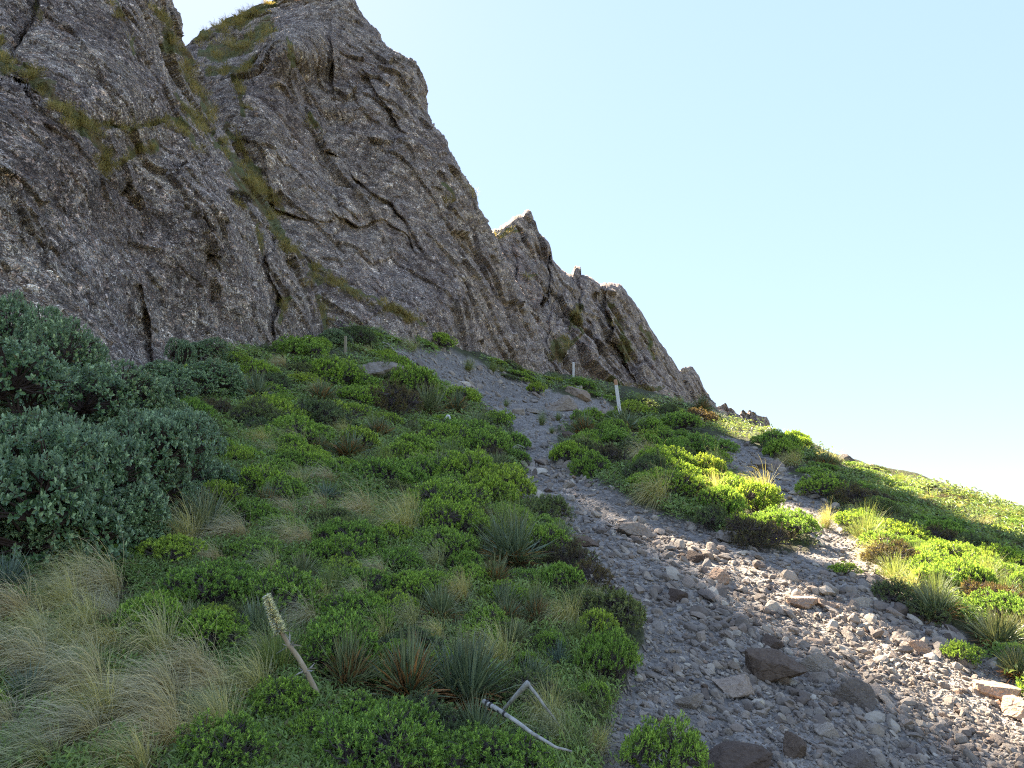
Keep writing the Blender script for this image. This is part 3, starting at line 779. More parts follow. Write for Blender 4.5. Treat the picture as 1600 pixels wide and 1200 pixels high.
def shrub_meshes(seed, nlump, nshoot, nleaf, L, Wd, h, mats, shape=4, lump=(0.26, 0.42), spread=0.9, zlo=0.5, up=0.5, zmin=-0.1, thick=0.024, wobk=0.22, jit=0.28, flat=0.75, twig=60):
    """A cushion shrub of unit radius: lumps over a dome, a whorl of leaves at every shoot tip, woody stems inside."""
    rng = np.random.default_rng(seed)
    d = sphere_dirs(nlump, rng, 0.05)
    rr = np.sqrt(rng.uniform(0.12, 1, nlump)) * 0.72
    C = np.stack([d[:, 0] * rr, d[:, 1] * rr, np.zeros(nlump)], -1)
    rad = np.hypot(C[:, 0], C[:, 1])
    C[:, 2] = h * np.sqrt(np.clip(1 - (rad / 1.0) ** 2, 0.02, 1)) * rng.uniform(zlo, 0.92, nlump) - 0.12
    R = rng.uniform(*lump, nlump) * (1.05 - 0.35 * rad)
    k = rng.integers(0, nlump, nshoot)
    sd = sphere_dirs(nshoot, rng, zmin)
    wob = 1 + wobk * vnoise(sd * 3.1 + k[:, None] * 7.7, seed)
    T = C[k] + sd * (R[k] * wob)[:, None] * np.array([1, 1, flat])
    # drop shoots that sit deep inside other lumps
    dist = np.linalg.norm((T[:, None] - C[None]) / (R[None, :, None] * np.array([1, 1, flat])), axis=-1)
    depth = dist.min(1)
    keep = (depth > 0.70) & (T[:, 2] > -0.12)
    T, sd, k, depth = T[keep], sd[keep], k[keep], depth[keep]
    n = len(T)
    ax = unit(sd + np.array([0, 0, up]) + rng.normal(0, jit, (n, 3)))
    topness = np.clip((T[:, 2] - C[k][:, 2]) / (R[k] * flat + 1e-6) * .5 + .5, 0, 1)
    # whorls
    P = np.repeat(T, nleaf, 0); A = np.repeat(ax, nleaf, 0)
    m = len(P)
    j = np.tile(np.arange(nleaf), n)
    ph = j * 2.39996 + np.repeat(rng.uniform(0, 6.28, n), nleaf) + rng.normal(0, .25, m)
    ref = unit(np.cross(A, np.array([0.3, 0.8, 0.1]))); bi = np.cross(A, ref)
    out = ref * np.cos(ph)[:, None] + bi * np.sin(ph)[:, None]
    lev = j / max(1, nleaf - 1)
    P = P - A * (lev * L * 0.9)[:, None]
    sp = spread * (0.35 + 0.8 * lev) * rng.uniform(.8, 1.2, m)
    Dr = A * np.cos(sp)[:, None] + out * np.sin(sp)[:, None]
    Un = unit(A - Dr * (A * Dr).sum(-1, keepdims=True) + 1e-4)
    ll = L * rng.uniform(.7, 1.25, m) * (0.75 + 0.35 * lev)
    V, F = leaves(P, Dr, Un, ll, Wd / L * ll, shape=shape)
    per = 6 if shape == 6 else 4
    age = np.clip(np.repeat(rng.uniform(.35, 1.15, n), nleaf) - 0.75 * lev, 0, 1)
    tint = np.stack([rng.uniform(0, 1, m), age, (rng.uniform(0, 1, m) < 0.03) * 0.8], -1)
    tint = np.repeat(tint, per, 0)
    fol = mesh_from('foliage', V, F, mats[0], attrs=dict(tint=tint))
    # stems from the root to the lumps, twigs from the lumps to their shoots
    ns = nlump
    t = np.linspace(0, 1, 6)[None, :, None]
    root = np.stack([rng.normal(0, .1, ns), rng.normal(0, .1, ns), np.full(ns, -0.15)], -1)
    path = root[:, None] * (1 - t) + C[:, None] * t + np.array([0, 0, 0.25 * h]) * np.sin(t * math.pi) * rng.uniform(-.3, 1, (ns, 1, 1)) + rng.normal(0, .012, (ns, 6, 3))
    V1, F1 = tubes(path, thick, thick * .43)
    sel = rng.integers(0, n, min(n, twig * 6))
    t4 = np.linspace(0, 1, 4)[None, :, None]
    path = C[k[sel]][:, None] * (1 - t4) + T[sel][:, None] * t4 + rng.normal(0, .012, (len(sel), 4, 3))
    V2, F2 = tubes(path, 0.009, 0.004, 4)
    st = mesh_from('stems', np.r_[V1, V2], np.r_[F1, F2 + len(V1)], mats[1])
    return fol, st


def blades(n, rng, L, Wd, el0, el1, droop, lean=(0, 0), seg=6, base=0.06, fold=0.0, taper='tip', dirs=None, roots=None):
    """Long narrow blades growing from a tuft base."""
    L = np.broadcast_to(L, (n,)) if np.ndim(L) == 0 else L
    a = rng.uniform(0, 2 * math.pi, n) if dirs is None else dirs
    el = rng.uniform(el0, el1, n)
    br = base * np.sqrt(rng.uniform(0, 1, n))
    P = np.stack([np.cos(a) * br, np.sin(a) * br, np.zeros(n) - 0.02], -1) if roots is None else roots.copy()
    D = np.stack([np.cos(a) * np.cos(el), np.sin(a) * np.cos(el), np.sin(el)], -1)
    D = unit(D + np.array([lean[0], lean[1], 0]) * rng.uniform(.3, 1.0, (n, 1)))
    S = unit(np.cross(D, np.array([0, 0, 1.0])) + 1e-4) + rng.normal(0, .25, (n, 3)); S = unit(S)
    dr = droop * rng.uniform(.4, 1.5, n)
    pts = [P]; Vl = []
    side = rng.normal(0, .06, (n, 3)); side[:, 2] = 0
    for s in range(seg + 1):
        t = s / seg
        if taper == 'tip': w = Wd * (1 - t ** 2.2) * (0.6 + 0.4 * min(1, t * 6))
        else: w = Wd * (1 - t ** 1.4)
        w = np.maximum(w, Wd * 0.06)
        Sx = unit(S - D * (S * D).sum(-1, keepdims=True))
        if fold:
            N = np.cross(Sx, D)
            Vl.append(np.stack([P - Sx * np.reshape(w, (-1, 1)) * .5 + N * np.reshape(w, (-1, 1)) * fold, P, P + Sx * np.reshape(w, (-1, 1)) * .5 + N * np.reshape(w, (-1, 1)) * fold], 1))
        else:
            Vl.append(np.stack([P - Sx * np.reshape(w, (-1, 1)) * .5, P + Sx * np.reshape(w, (-1, 1)) * .5], 1))
        P = P + D * (L / seg)[:, None]
        D = unit(D + np.array([0, 0, -1.0]) * (dr / seg * (0.4 + 1.6 * t))[:, None] + side / seg * 3 + np.array([lean[0], lean[1], 0]) * (dr / seg * .8)[:, None])
    V = np.stack(Vl, 1)                      # n, seg+1, 2|3, 3
    c = V.shape[2]
    idx = np.arange(n * (seg + 1) * c).reshape(n, seg + 1, c)
    F = np.stack([idx[:, :-1, :-1], idx[:, :-1, 1:], idx[:, 1:, 1:], idx[:, 1:, :-1]], -1).reshape(-1, 4)
    tt = np.broadcast_to(np.linspace(0, 1, seg + 1)[None, :, None], (n, seg + 1, c))
    rr = np.broadcast_to(rng.uniform(0, 1, n)[:, None, None], (n, seg + 1, c))
    return V.reshape(-1, 3), F, rr.reshape(-1), tt.reshape(-1)


def tussock_meshes(seed, mats, n=420, ndead=160, Wd=0.0085, lean=(0.55, 0.0), droop=1.9):
    rng = np.random.default_rng(seed)
    V, F, r, t = blades(n, rng, rng.uniform(.55, 1.15, n), Wd, 0.7, 1.5, droop, lean, seg=7, base=.16)
    g = mesh_from('blades', V, F, mats[0], attrs=dict(tint=np.stack([r, t, 0 * t], -1)))
    V, F, r, t = blades(ndead, rng, rng.uniform(.35, 1.0, ndead), Wd * .9, 0.25, 1.2, droop * 1.3, lean, seg=6, base=.18)
    d = mesh_from('dry_blades', V, F, mats[1], attrs=dict(tint=np.stack([r, t, 0 * t], -1)))
    return g, d


def spear_meshes(seed, mats, dead_el=(-.15, .55), n=190, ndead=90, Wd=0.042, el=(0.12, 1.5), droop=0.14, heads=3):
    rng = np.random.default_rng(seed)
    hc = np.stack([rng.normal(0, .13, heads), rng.normal(0, .13, heads), np.zeros(heads)], -1); hc[0] = 0
    def roots(m):
        k = rng.integers(0, heads, m); a = rng.uniform(0, 6.28, m)
        return hc[k] + np.stack([np.cos(a) * .04, np.sin(a) * .04, rng.uniform(-.03, .08, m)], -1), a
    rt, a = roots(n)
    V, F, r, t = blades(n, rng, rng.uniform(.62, 1.05, n), Wd, el[0], el[1], droop, seg=4, fold=.28, taper='tip', dirs=a, roots=rt)
    g = mesh_from('leaves', V, F, mats[0], attrs=dict(tint=np.stack([r, 1 - t * .4, np.clip(t - .82, 0, .18) * 2.5], -1)))
    rt, a = roots(ndead)
    V, F, r, t = blades(ndead, rng, rng.uniform(.45, .85, ndead), Wd * .8, dead_el[0], dead_el[1], droop * 2.5, seg=4, fold=.3, taper='tip', dirs=a, roots=rt)
    d = mesh_from('dead_leaves', V, F, mats[1], attrs=dict(tint=np.stack([r, t, 0 * t], -1)))
    return g, d


# ================================================================ stones
def ico(sub):
    import bmesh
    bm = bmesh.new(); bmesh.ops.create_icosphere(bm, subdivisions=sub, radius=1.0)
    V = np.array([v.co[:] for v in bm.verts]); F = np.array([[v.index for v in f.verts] for f in bm.faces]); bm.free()
    return V, F


ICO1, ICO2, ICO4 = ico(1), ico(2), ico(5)


def stone_verts(dirs, rng, planes=11, tight=(0.52, 0.95)):
    n = unit(rng.normal(0, 1, (planes, 3))); c = rng.uniform(*tight, planes)
    dp = dirs @ n.T
    r = np.where(dp > 0.05, c[None] / np.maximum(dp, 0.05), 9).min(1)
    return dirs * np.minimum(r, 1.25)[:, None]


def rock_mesh(seed, mat, dims=(1, .8, .6), rough=0.085, planes=15):
    rng = np.random.default_rng(seed)
    V, F = ICO4
    v = stone_verts(unit(V), rng, planes)
    v = v * (1 + rough * fbm(v * 2.4 + seed, 4, seed, gain=.6)[:, None] + rough * .35 * fbm(v * 9 + seed, 3, seed + 3)[:, None])
    f1, f2, ci = worley(v * 2.2 + seed * 3.1, seed)
    v = v * (1 - 0.05 * np.exp(-((f2 - f1) / .05) ** 2) + 0.05 * (ci - .5))[:, None]
    return mesh_from('rock', v * np.array(dims), F, mat, smooth=False)
# ================================================================ build: terrain
ROCK = mat_rock(); GROUND = mat_ground(); STONE = mat_stone()
add('mountainside', mesh_from('mountainside', GV, GF, GROUND, smooth=True, attrs=dict(scree=GS)), label='steep mountainside of dark soil and grey scree falling away to the lowland', cat='ground', kind='structure')
build_cliffs(ROCK)
_n = 0; _V = []; _F = []
for c in CLIFFS:
    _V.append(c[1]); _F.append(c[2] + _n); _n += len(c[1])
CBVH = BVHTree.FromPolygons(np.concatenate(_V).tolist(), np.concatenate(_F).tolist())


def hit_cliff(px, py):
    r = Vector(ray(px, py)); r.normalize()
    h = CBVH.ray_cast(Vector((0, 0, 0)), r)
    return h[0], h[1]


def cliff_in_front(px, py, P):
    h, n = hit_cliff(px, py)
    return h is not None and h.length < P.length - 0.3


# ================================================================ plant kinds
WOOD = mat_plain('grey brown heath wood', (0.075, 0.055, 0.050), (0.14, 0.112, 0.105), 30)
WOOD_DARK = mat_plain('dark reddish shrub wood', (0.040, 0.024, 0.018), (0.085, 0.055, 0.042), 30)
L_GREEN = mat_leaf('bright heath leaf', (0.400, 0.580, 0.115), (0.185, 0.290, 0.072), vary=1.2, hue=0.8, trans=0.33, rough=.42, spec=.5, dead=(0.10, 0.07, 0.03))
L_DULL = mat_leaf('dull heath leaf', (0.200, 0.270, 0.105), (0.125, 0.155, 0.080), hue=0.7, trans=0.25, dead=(0.11, 0.085, 0.05))
L_MAT = mat_leaf('creeping heath leaf', (0.310, 0.450, 0.120), (0.190, 0.240, 0.090), hue=0.2, trans=0.3, dead=(0.16, 0.11, 0.06))
L_BROWN = mat_leaf('browned heath leaf', (0.165, 0.150, 0.065), (0.110, 0.085, 0.055), hue=0.6, trans=0.25, dead=(0.15, 0.11, 0.07))
L_LEATHER = mat_leaf('leathery daisy leaf', (0.310, 0.425, 0.240), (0.070, 0.140, 0.052), vary=1.45, back=(0.30, 0.40, 0.27), hue=0.4, trans=0.12, rough=0.32, spec=0.55, dead=(0.15, 0.11, 0.05))
G_BLADE = mat_leaf('tussock blade', (0.54, 0.53, 0.29), (0.28, 0.30, 0.13), hue=0.6, trans=0.35, rough=0.5)
G_DRY = mat_leaf('dry tussock blade', (0.62, 0.58, 0.38), (0.33, 0.27, 0.14), hue=0.5, trans=0.30, rough=0.6)
G_GREEN = mat_leaf('green grass blade', (0.23, 0.29, 0.11), (0.13, 0.17, 0.06), hue=0.6, trans=0.35, rough=0.5)
S_LEAF = mat_leaf('spear leaf', (0.20, 0.255, 0.150), (0.14, 0.155, 0.080), hue=0.5, trans=0.15, rough=0.4, dead=(0.24, 0.15, 0.05))
S_BLUE = mat_leaf('bluish spear leaf', (0.165, 0.225, 0.180), (0.105, 0.145, 0.105), hue=0.3, trans=0.15, rough=0.4, dead=(0.22, 0.17, 0.08))
S_DEAD = mat_leaf('dead spear leaf', (0.35, 0.20, 0.085), (0.22, 0.125, 0.06), hue=0.5, trans=0.25, rough=0.6)

KIT = {}
KIT['green'] = [shrub_meshes(300 + i, 22, 1300, 10, 0.066, 0.021, 0.58, (L_GREEN, WOOD), lump=(0.28, 0.46)) for i in range(5)]
KIT['wide'] = [shrub_meshes(340 + i, 40, 2600, 10, 0.050, 0.016, 0.50, (L_GREEN, WOOD), lump=(0.20, 0.38)) for i in range(4)]
KIT['dull'] = [shrub_meshes(320 + i, 24, 950, 9, 0.072, 0.024, 0.55, (L_DULL, WOOD), spread=1.1) for i in range(3)]
KIT['brown'] = [shrub_meshes(360 + i, 22, 620, 8, 0.080, 0.024, 0.60, (L_BROWN, WOOD), spread=1.1, twig=140) for i in range(2)]
KIT['leather'] = [shrub_meshes(380 + i, 14, 3000, 8, 0.040, 0.021, 0.70, (L_LEATHER, WOOD_DARK), shape=6, lump=(0.34, 0.54), spread=1.2, zlo=0.12, thick=.013, wobk=.10, jit=.16, up=.25) for i in range(4)]
KIT['tussock'] = [tussock_meshes(400 + i, (G_BLADE, G_DRY), droop=1.8 + .25 * i) for i in range(4)]
KIT['pale'] = [tussock_meshes(420 + i, (G_DRY, G_DRY), n=560, ndead=260, droop=2.3, lean=(0.9, 0), Wd=0.0065) for i in range(2)]
KIT['greengrass'] = [tussock_meshes(440 + i, (G_GREEN, G_DRY), n=420, ndead=90, droop=1.0, lean=(0.15, 0)) for i in range(2)]
KIT['spear'] = [spear_meshes(460 + i, (S_LEAF, S_DEAD)) for i in range(3)]
KIT['bluespear'] = [spear_meshes(480 + i, (S_BLUE, S_DEAD), n=150, ndead=30, heads=1) for i in range(2)]
KIT['orangespear'] = [spear_meshes(490 + i, (S_LEAF, S_DEAD), dead_el=(.05, 1.2), n=170, ndead=190, heads=4, Wd=.05) for i in range(2)]
KIT['tallspear'] = [spear_meshes(500 + i, (S_LEAF, S_DEAD), n=260, ndead=110, heads=5, el=(0.4, 1.5), droop=.3, Wd=.046) for i in range(2)]
PARTS = dict(green=('foliage', 'stems'), wide=('foliage', 'stems'), dull=('foliage', 'stems'), brown=('foliage', 'stems'), leather=('foliage', 'stems'),
             tussock=('blades', 'dry_blades'), pale=('blades', 'dry_blades'), greengrass=('blades', 'dry_blades'),
             spear=('leaves', 'dead_leaves'), bluespear=('leaves', 'dead_leaves'), orangespear=('leaves', 'dead_leaves'), tallspear=('leaves', 'dead_leaves'))
NAME = dict(green='heath_shrub', wide='heath_shrub', dull='heath_shrub', brown='heath_shrub', leather='leathery_shrub', tussock='tussock', pale='tussock', greengrass='tussock',
            spear='spear_plant', bluespear='spear_plant', orangespear='spear_plant', tallspear='spear_plant')
CAT = dict(heath_shrub='shrub', leathery_shrub='shrub', tussock='grass clump', spear_plant='spiky plant')
GROUP = dict(heath_shrub='cushion shrubs on the slope', leathery_shrub='dark leathery shrubs below the cliff', tussock='grass tussocks among the shrubs', spear_plant='spiky plants among the shrubs')
TAKEN = []      # (x, y, radius) of what already stands


def tilt_to(n, yaw, amount):
    up = Vector((0, 0, 1)).lerp(n, amount).normalized()
    q = Vector((0, 0, 1)).rotation_difference(up)
    return (q.to_matrix() @ Matrix.Rotation(yaw, 3, 'Z')).to_euler()


def plant(kind, P, n, width, height, label, yaw=None, tilt=0.6, lean=None, sink=0.0, grp=None):
    """width and height in metres of the whole plant."""
    nm = NAME[kind]; ms = KIT[kind]; me = ms[random.randrange(len(ms))]
    yaw = random.uniform(0, 6.283) if yaw is None else yaw
    if nm == 'tussock': sx = width / 1.5; sz = height / 0.85
    elif nm == 'spear_plant': sx = width / 1.65; sz = height / (1.0 if kind == 'tallspear' else 0.92)
    elif nm == 'leathery_shrub': sx = width / 1.72; sz = height / 0.92
    else: sx = width / 2.0; sz = height / 0.82
    e = add(nm, None, label=label, cat=CAT[nm], group=grp or GROUP[nm], loc=P - n * sink, rot=tilt_to(n, yaw, tilt), scale=(sx, sx, sz))
    e.empty_display_size = 0.2
    for pn, m in zip(PARTS[kind], me): add(pn, m, parent=e)
    TAKEN.append((P.x, P.y, width * 0.5 * (1.45 if nm == 'spear_plant' and grp is None else 1.0)))
    return e


def put(kind, cx, top, bot, w, label, yaw=None, tilt=0.5, frac=0.18, hk=1.0, grp=None):
    """A plant whose outline in the photograph spans top..bot and w pixels wide."""
    by = bot - frac * w
    P, n = hit(cx, by)
    if P is None: return None
    d = project(np.array(P))[2]
    width = w * d / FPX
    height = max(0.12, (bot - top) * d / FPX * (.86 if NAME[kind] == 'heath_shrub' else 1.05) * hk)
    return plant(kind, P, n, width, height, label, yaw, tilt)


LAND = [('the mossy boulder', 600, 585), ('the leaning white post', 966, 640), ('the thin far marker post', 896, 588), ('the short wooden stake', 539, 555), ('the bent bleached stalk', 830, 1090),
        ('the woolly dead flower stalk', 450, 1010), ('the biggest spiky plant', 800, 880), ('the spiky pair beside the path', 720, 745), ('the round shrub at the scree edge', 948, 1020),
        ('the foot of the near cliff', 330, 560), ('the foot of the main peak', 690, 530), ('the foot of the far ridge', 990, 612), ('the dark shrub bank', 330, 720), ('the glowing yellow tussock', 1010, 715),
        ('the shrub island', 1200, 800), ('the olive spiky mound', 550, 715), ('the white dead twigs', 795, 695), ('the bleached branches', 895, 878), ('the big brown boulder', 1195, 1038),
        ('the tan sunlit boulder', 1555, 1075), ('the grey twiggy shrub', 1330, 770), ('the dark spiky plants near the scree', 1540, 1000), ('the skyline shrub', 1245, 692), ('the flat skyline slab', 1320, 720),
        ('the pale lone stone', 1195, 703), ('the narrow scree chute', 850, 700), ('the pale grass by the flower stalk', 480, 950), ('the orange-based spiky clumps', 640, 1080), ('the bluish spiky plant', 45, 1080),
        ('the bright shrub under the bank', 270, 775), ('the big foreground shrub', 600, 1120), ('the long pale grass', 180, 1100), ('the dark slab on the path', 880, 635), ('the sunlit yellow shrubs', 1480, 870)]
USED = {}


def where(px, py, what, adj):
    """A label that places one of many by what stands next to it; a second landmark is added where that is not enough."""
    ds = sorted((math.hypot(px - a, (py - b) * 1.3), n, a, b) for n, a, b in LAND)
    def rel(t):
        d, n, a, b = t
        if d < 22: return 'right beside ' + n
        if abs(py - b) * 1.3 > abs(px - a): return ('uphill of ' if py < b else 'downhill of ') + n
        return ('on the scree side of ' if px > a else 'on the cliff side of ') + n
    lab = f'{adj} {what} {rel(ds[0])}'
    if lab in USED:
        lab2 = lab + ', towards ' + ds[1][1]
        if len(lab2.split()) <= 16: lab = lab2
    if lab in USED:
        lab3 = f'{adj} {what} ' + 'between ' + ds[1][1] + ' and ' + ds[2][1]
        if len(lab3.split()) <= 16: lab = lab3
    USED[lab] = USED.get(lab, 0) + 1
    return lab


# ================================================================ plants one can point at
B = lambda *a, **k: put(*a, **k)
# --- dark leathery shrubs filling the left edge
for cx, top, bot, w, lab in [
        (40, 640, 900, 330, 'big dark green leathery shrub at the lower edge of the bank, pale leaf backs showing'),
        (150, 655, 860, 270, 'leathery shrub with a hollow showing bare red-brown twigs'),
        (60, 560, 760, 330, 'tall leathery shrub in the middle of the dark bank'),
        (215, 640, 830, 210, 'rounded leathery shrub bulging downhill beside the bright green shrub'),
        (300, 650, 790, 190, 'smooth domed leathery shrub at the outer end of the dark bank'),
        (190, 590, 720, 230, 'leathery shrub on the bank just under the undercut cliff foot'),
        (20, 445, 640, 180, 'leathery shrub reaching highest up against the near cliff'),
        (90, 520, 680, 210, 'leathery shrub hugging the near cliff base, uphill of the tall one'),
        (300, 565, 640, 150, 'low leathery shrub spread at the foot of the cliff'),
        (275, 600, 655, 130, 'small leathery shrub before the one spread at the cliff foot'),
        (272, 525, 600, 52, 'narrow upright leathery shrub pressed against the near cliff'),
        (110, 780, 880, 200, 'low leathery shrub spilling out above the spiky plants at the left edge'),
        (200, 790, 870, 150, 'leathery shrub hanging over the large bright shrub'),
        (325, 535, 580, 80, 'greyish leathery shrub low against the pebbly cliff wall'),
        (520, 518, 548, 60, 'small isolated leathery shrub below the cliff corner'),
        (20, 730, 840, 160, 'leathery shrub with the palest leaves at the frame edge')]:
    B('leather', cx, top, bot, w, lab, tilt=0.35, frac=0.12)
# --- bright heath shrubs, foreground to middle
for kind, cx, top, bot, w, lab in [
        ('wide', 600, 1090, 1265, 290, 'big bright green foreground shrub at the bottom edge, under the orange-based spiky clumps'),
        ('wide', 780, 1135, 1260, 230, 'bright green shrub below the fallen banded stalk'),
        ('green', 1035, 1112, 1250, 160, 'bright green shrub at the bottom edge beside the scree'),
        ('green', 350, 1120, 1240, 190, 'dark green shrub at the bottom edge beside the long pale grass'),
        ('green', 432, 1060, 1140, 130, 'green shrub under the foot of the woolly flower stalk'),
        ('wide', 948, 948, 1080, 122, 'round dense green shrub standing alone at the scree edge'),
        ('green', 925, 1060, 1115, 70, 'small shrub tucked under the round shrub at the scree edge'),
        ('green', 858, 982, 1030, 66, 'bright shrub between the round shrub and the spiky plants'),
        ('green', 822, 1018, 1056, 46, 'little yellow-green shrub above the bent bleached stalk'),
        ('wide', 330, 868, 975, 190, 'broad bright green shrub, uppermost of the three below the dark bank'),
        ('green', 230, 925, 1020, 130, 'green shrub with grass growing through, lower of the three below the dark bank'),
        ('green', 335, 955, 1035, 140, 'green shrub with dark twigs at its lower side, near the flower stalk'),
        ('green', 270, 840, 900, 130, 'bright shrub directly under the leathery shrubs'),
        ('green', 115, 828, 895, 105, 'yellowish green shrub between the leathery bank and the spiky plants'),
        ('green', 270, 742, 805, 82, 'vivid green shrub beside the outer end of the leathery bank'),
        ('green', 632, 890, 950, 96, 'compact green shrub with dark underside below the pale grass'),
        ('wide', 545, 800, 885, 140, 'broad vivid green shrub in the middle of the slope'),
        ('wide', 690, 815, 890, 130, 'dark-gapped green shrub on the cliff side of the biggest spiky plant'),
        ('green', 850, 815, 880, 90, 'green shrub growing behind the biggest spiky plant'),
        ('green', 872, 875, 940, 92, 'green shrub under the bleached branches at the scree edge'),
        ('dull', 640, 985, 1045, 130, 'dull grey-green shrub with bare twigs above the spiky clumps'),
        ('green', 760, 945, 1000, 80, 'narrow green shrub between two spiky plants'),
        ('green', 800, 720, 765, 60, 'bright shrub at the path edge beside the spiky pair'),
        ('wide', 700, 745, 830, 170, 'wide green shrub spreading below the spiky pair'),
        ('green', 640, 560, 640, 100, 'green shrub covering the uphill side of the mossy boulder'),
        ('green', 690, 520, 552, 60, 'green shrub at the foot of the main peak'),
        ('green', 668, 590, 630, 60, 'green shrub at the top edge of the scree'),
        ('green', 560, 605, 650, 90, 'green shrub just below the mossy boulder'),
        ('wide', 730, 650, 720, 140, 'green shrub on the bank above the narrow chute'),
        ('green', 815, 680, 708, 38, 'small shrub beside the white dead twigs')]:
    B(kind, cx, top, bot, w, lab)
# --- the island of shrubs on the scree and the sunlit row
for kind, cx, top, bot, w, lab in [
        ('dull', 905, 680, 725, 74, 'dark grey shrub at the uphill end of the shrub island'),
        ('brown', 945, 692, 745, 84, 'brownish shrub on the shrub island above the scree'),
        ('green', 1015, 645, 690, 50, 'yellow-lit shrub behind the big spear grass'),
        ('green', 1095, 682, 735, 120, 'sunlit yellow-green shrub crowning the island'),
        ('green', 1050, 700, 750, 100, 'shrub in front of the sunlit crown of the island'),
        ('wide', 1050, 728, 800, 150, 'deep green shrub on the shaded face of the island'),
        ('green', 1128, 752, 822, 96, 'shrub half in the sun midway down the island'),
        ('wide', 1225, 785, 860, 130, 'vivid green shrub at the lowest tip of the island'),
        ('dull', 1110, 785, 838, 80, 'dark shrub low on the scree side of the island'),
        ('green', 965, 672, 705, 60, 'small bright shrub in front of the big spear grass'),
        ('green', 1005, 740, 780, 70, 'shaded green shrub at the near foot of the island'),
        ('green', 1285, 742, 790, 92, 'sunlit yellow-green shrub at the head of the right-hand row'),
        ('brown', 1330, 755, 805, 80, 'grey twiggy half-dead shrub in the sun'),
        ('green', 1345, 795, 845, 90, 'yellow sunlit shrub just below the grey twiggy shrub'),
        ('wide', 1405, 808, 875, 120, 'broad sunlit shrub in the middle of the right-hand row'),
        ('brown', 1390, 845, 905, 110, 'twiggy sunlit shrub with bare grey stems facing the scree'),
        ('wide', 1480, 838, 905, 120, 'bright yellow-green shrub on the upper side of the right-hand row'),
        ('green', 1455, 880, 935, 100, 'sunlit shrub with yellowing shoots above the dark shrub'),
        ('green', 1540, 865, 935, 110, 'tall sunlit shrub near the right edge'),
        ('wide', 1560, 915, 990, 120, 'sunlit shrub above the dark spiky plants'),
        ('green', 1600, 880, 950, 70, 'sunlit shrub cut by the right edge of the picture'),
        ('dull', 1400, 905, 955, 90, 'shaded dark shrub below the sunlit row'),
        ('green', 1320, 880, 908, 56, 'small green shrub alone on the scree below the island'),
        ('dull', 1455, 935, 985, 90, 'shaded shrub beside the dark spiky plants'),
        ('green', 1500, 1000, 1045, 70, 'shaded green shrub at the lower edge of the right-hand row'),
        ('green', 1140, 735, 760, 34, 'tiny bright shrub on the scree between the two shrub rows'),
        ('green', 1243, 680, 712, 60, 'rounded sunlit shrub standing on the skyline'),
        ('dull', 1205, 682, 715, 40, 'dark shrub just left of the skyline shrub'),
        ('green', 1060, 645, 690, 90, 'bright shrub uphill of the sunlit crown of the island'),
        ('dull', 1000, 622, 655, 80, 'grey-green shrub behind the leaning white post'),
        ('dull', 1045, 625, 660, 44, 'dark domed shrub below the far ridge'),
        ('green', 905, 592, 618, 60, 'bright shrub on the saddle below the far ridge'),
        ('green', 840, 595, 622, 40, 'shrub beside the upper path on the saddle')]:
    B(kind, cx, top, bot, w, lab)
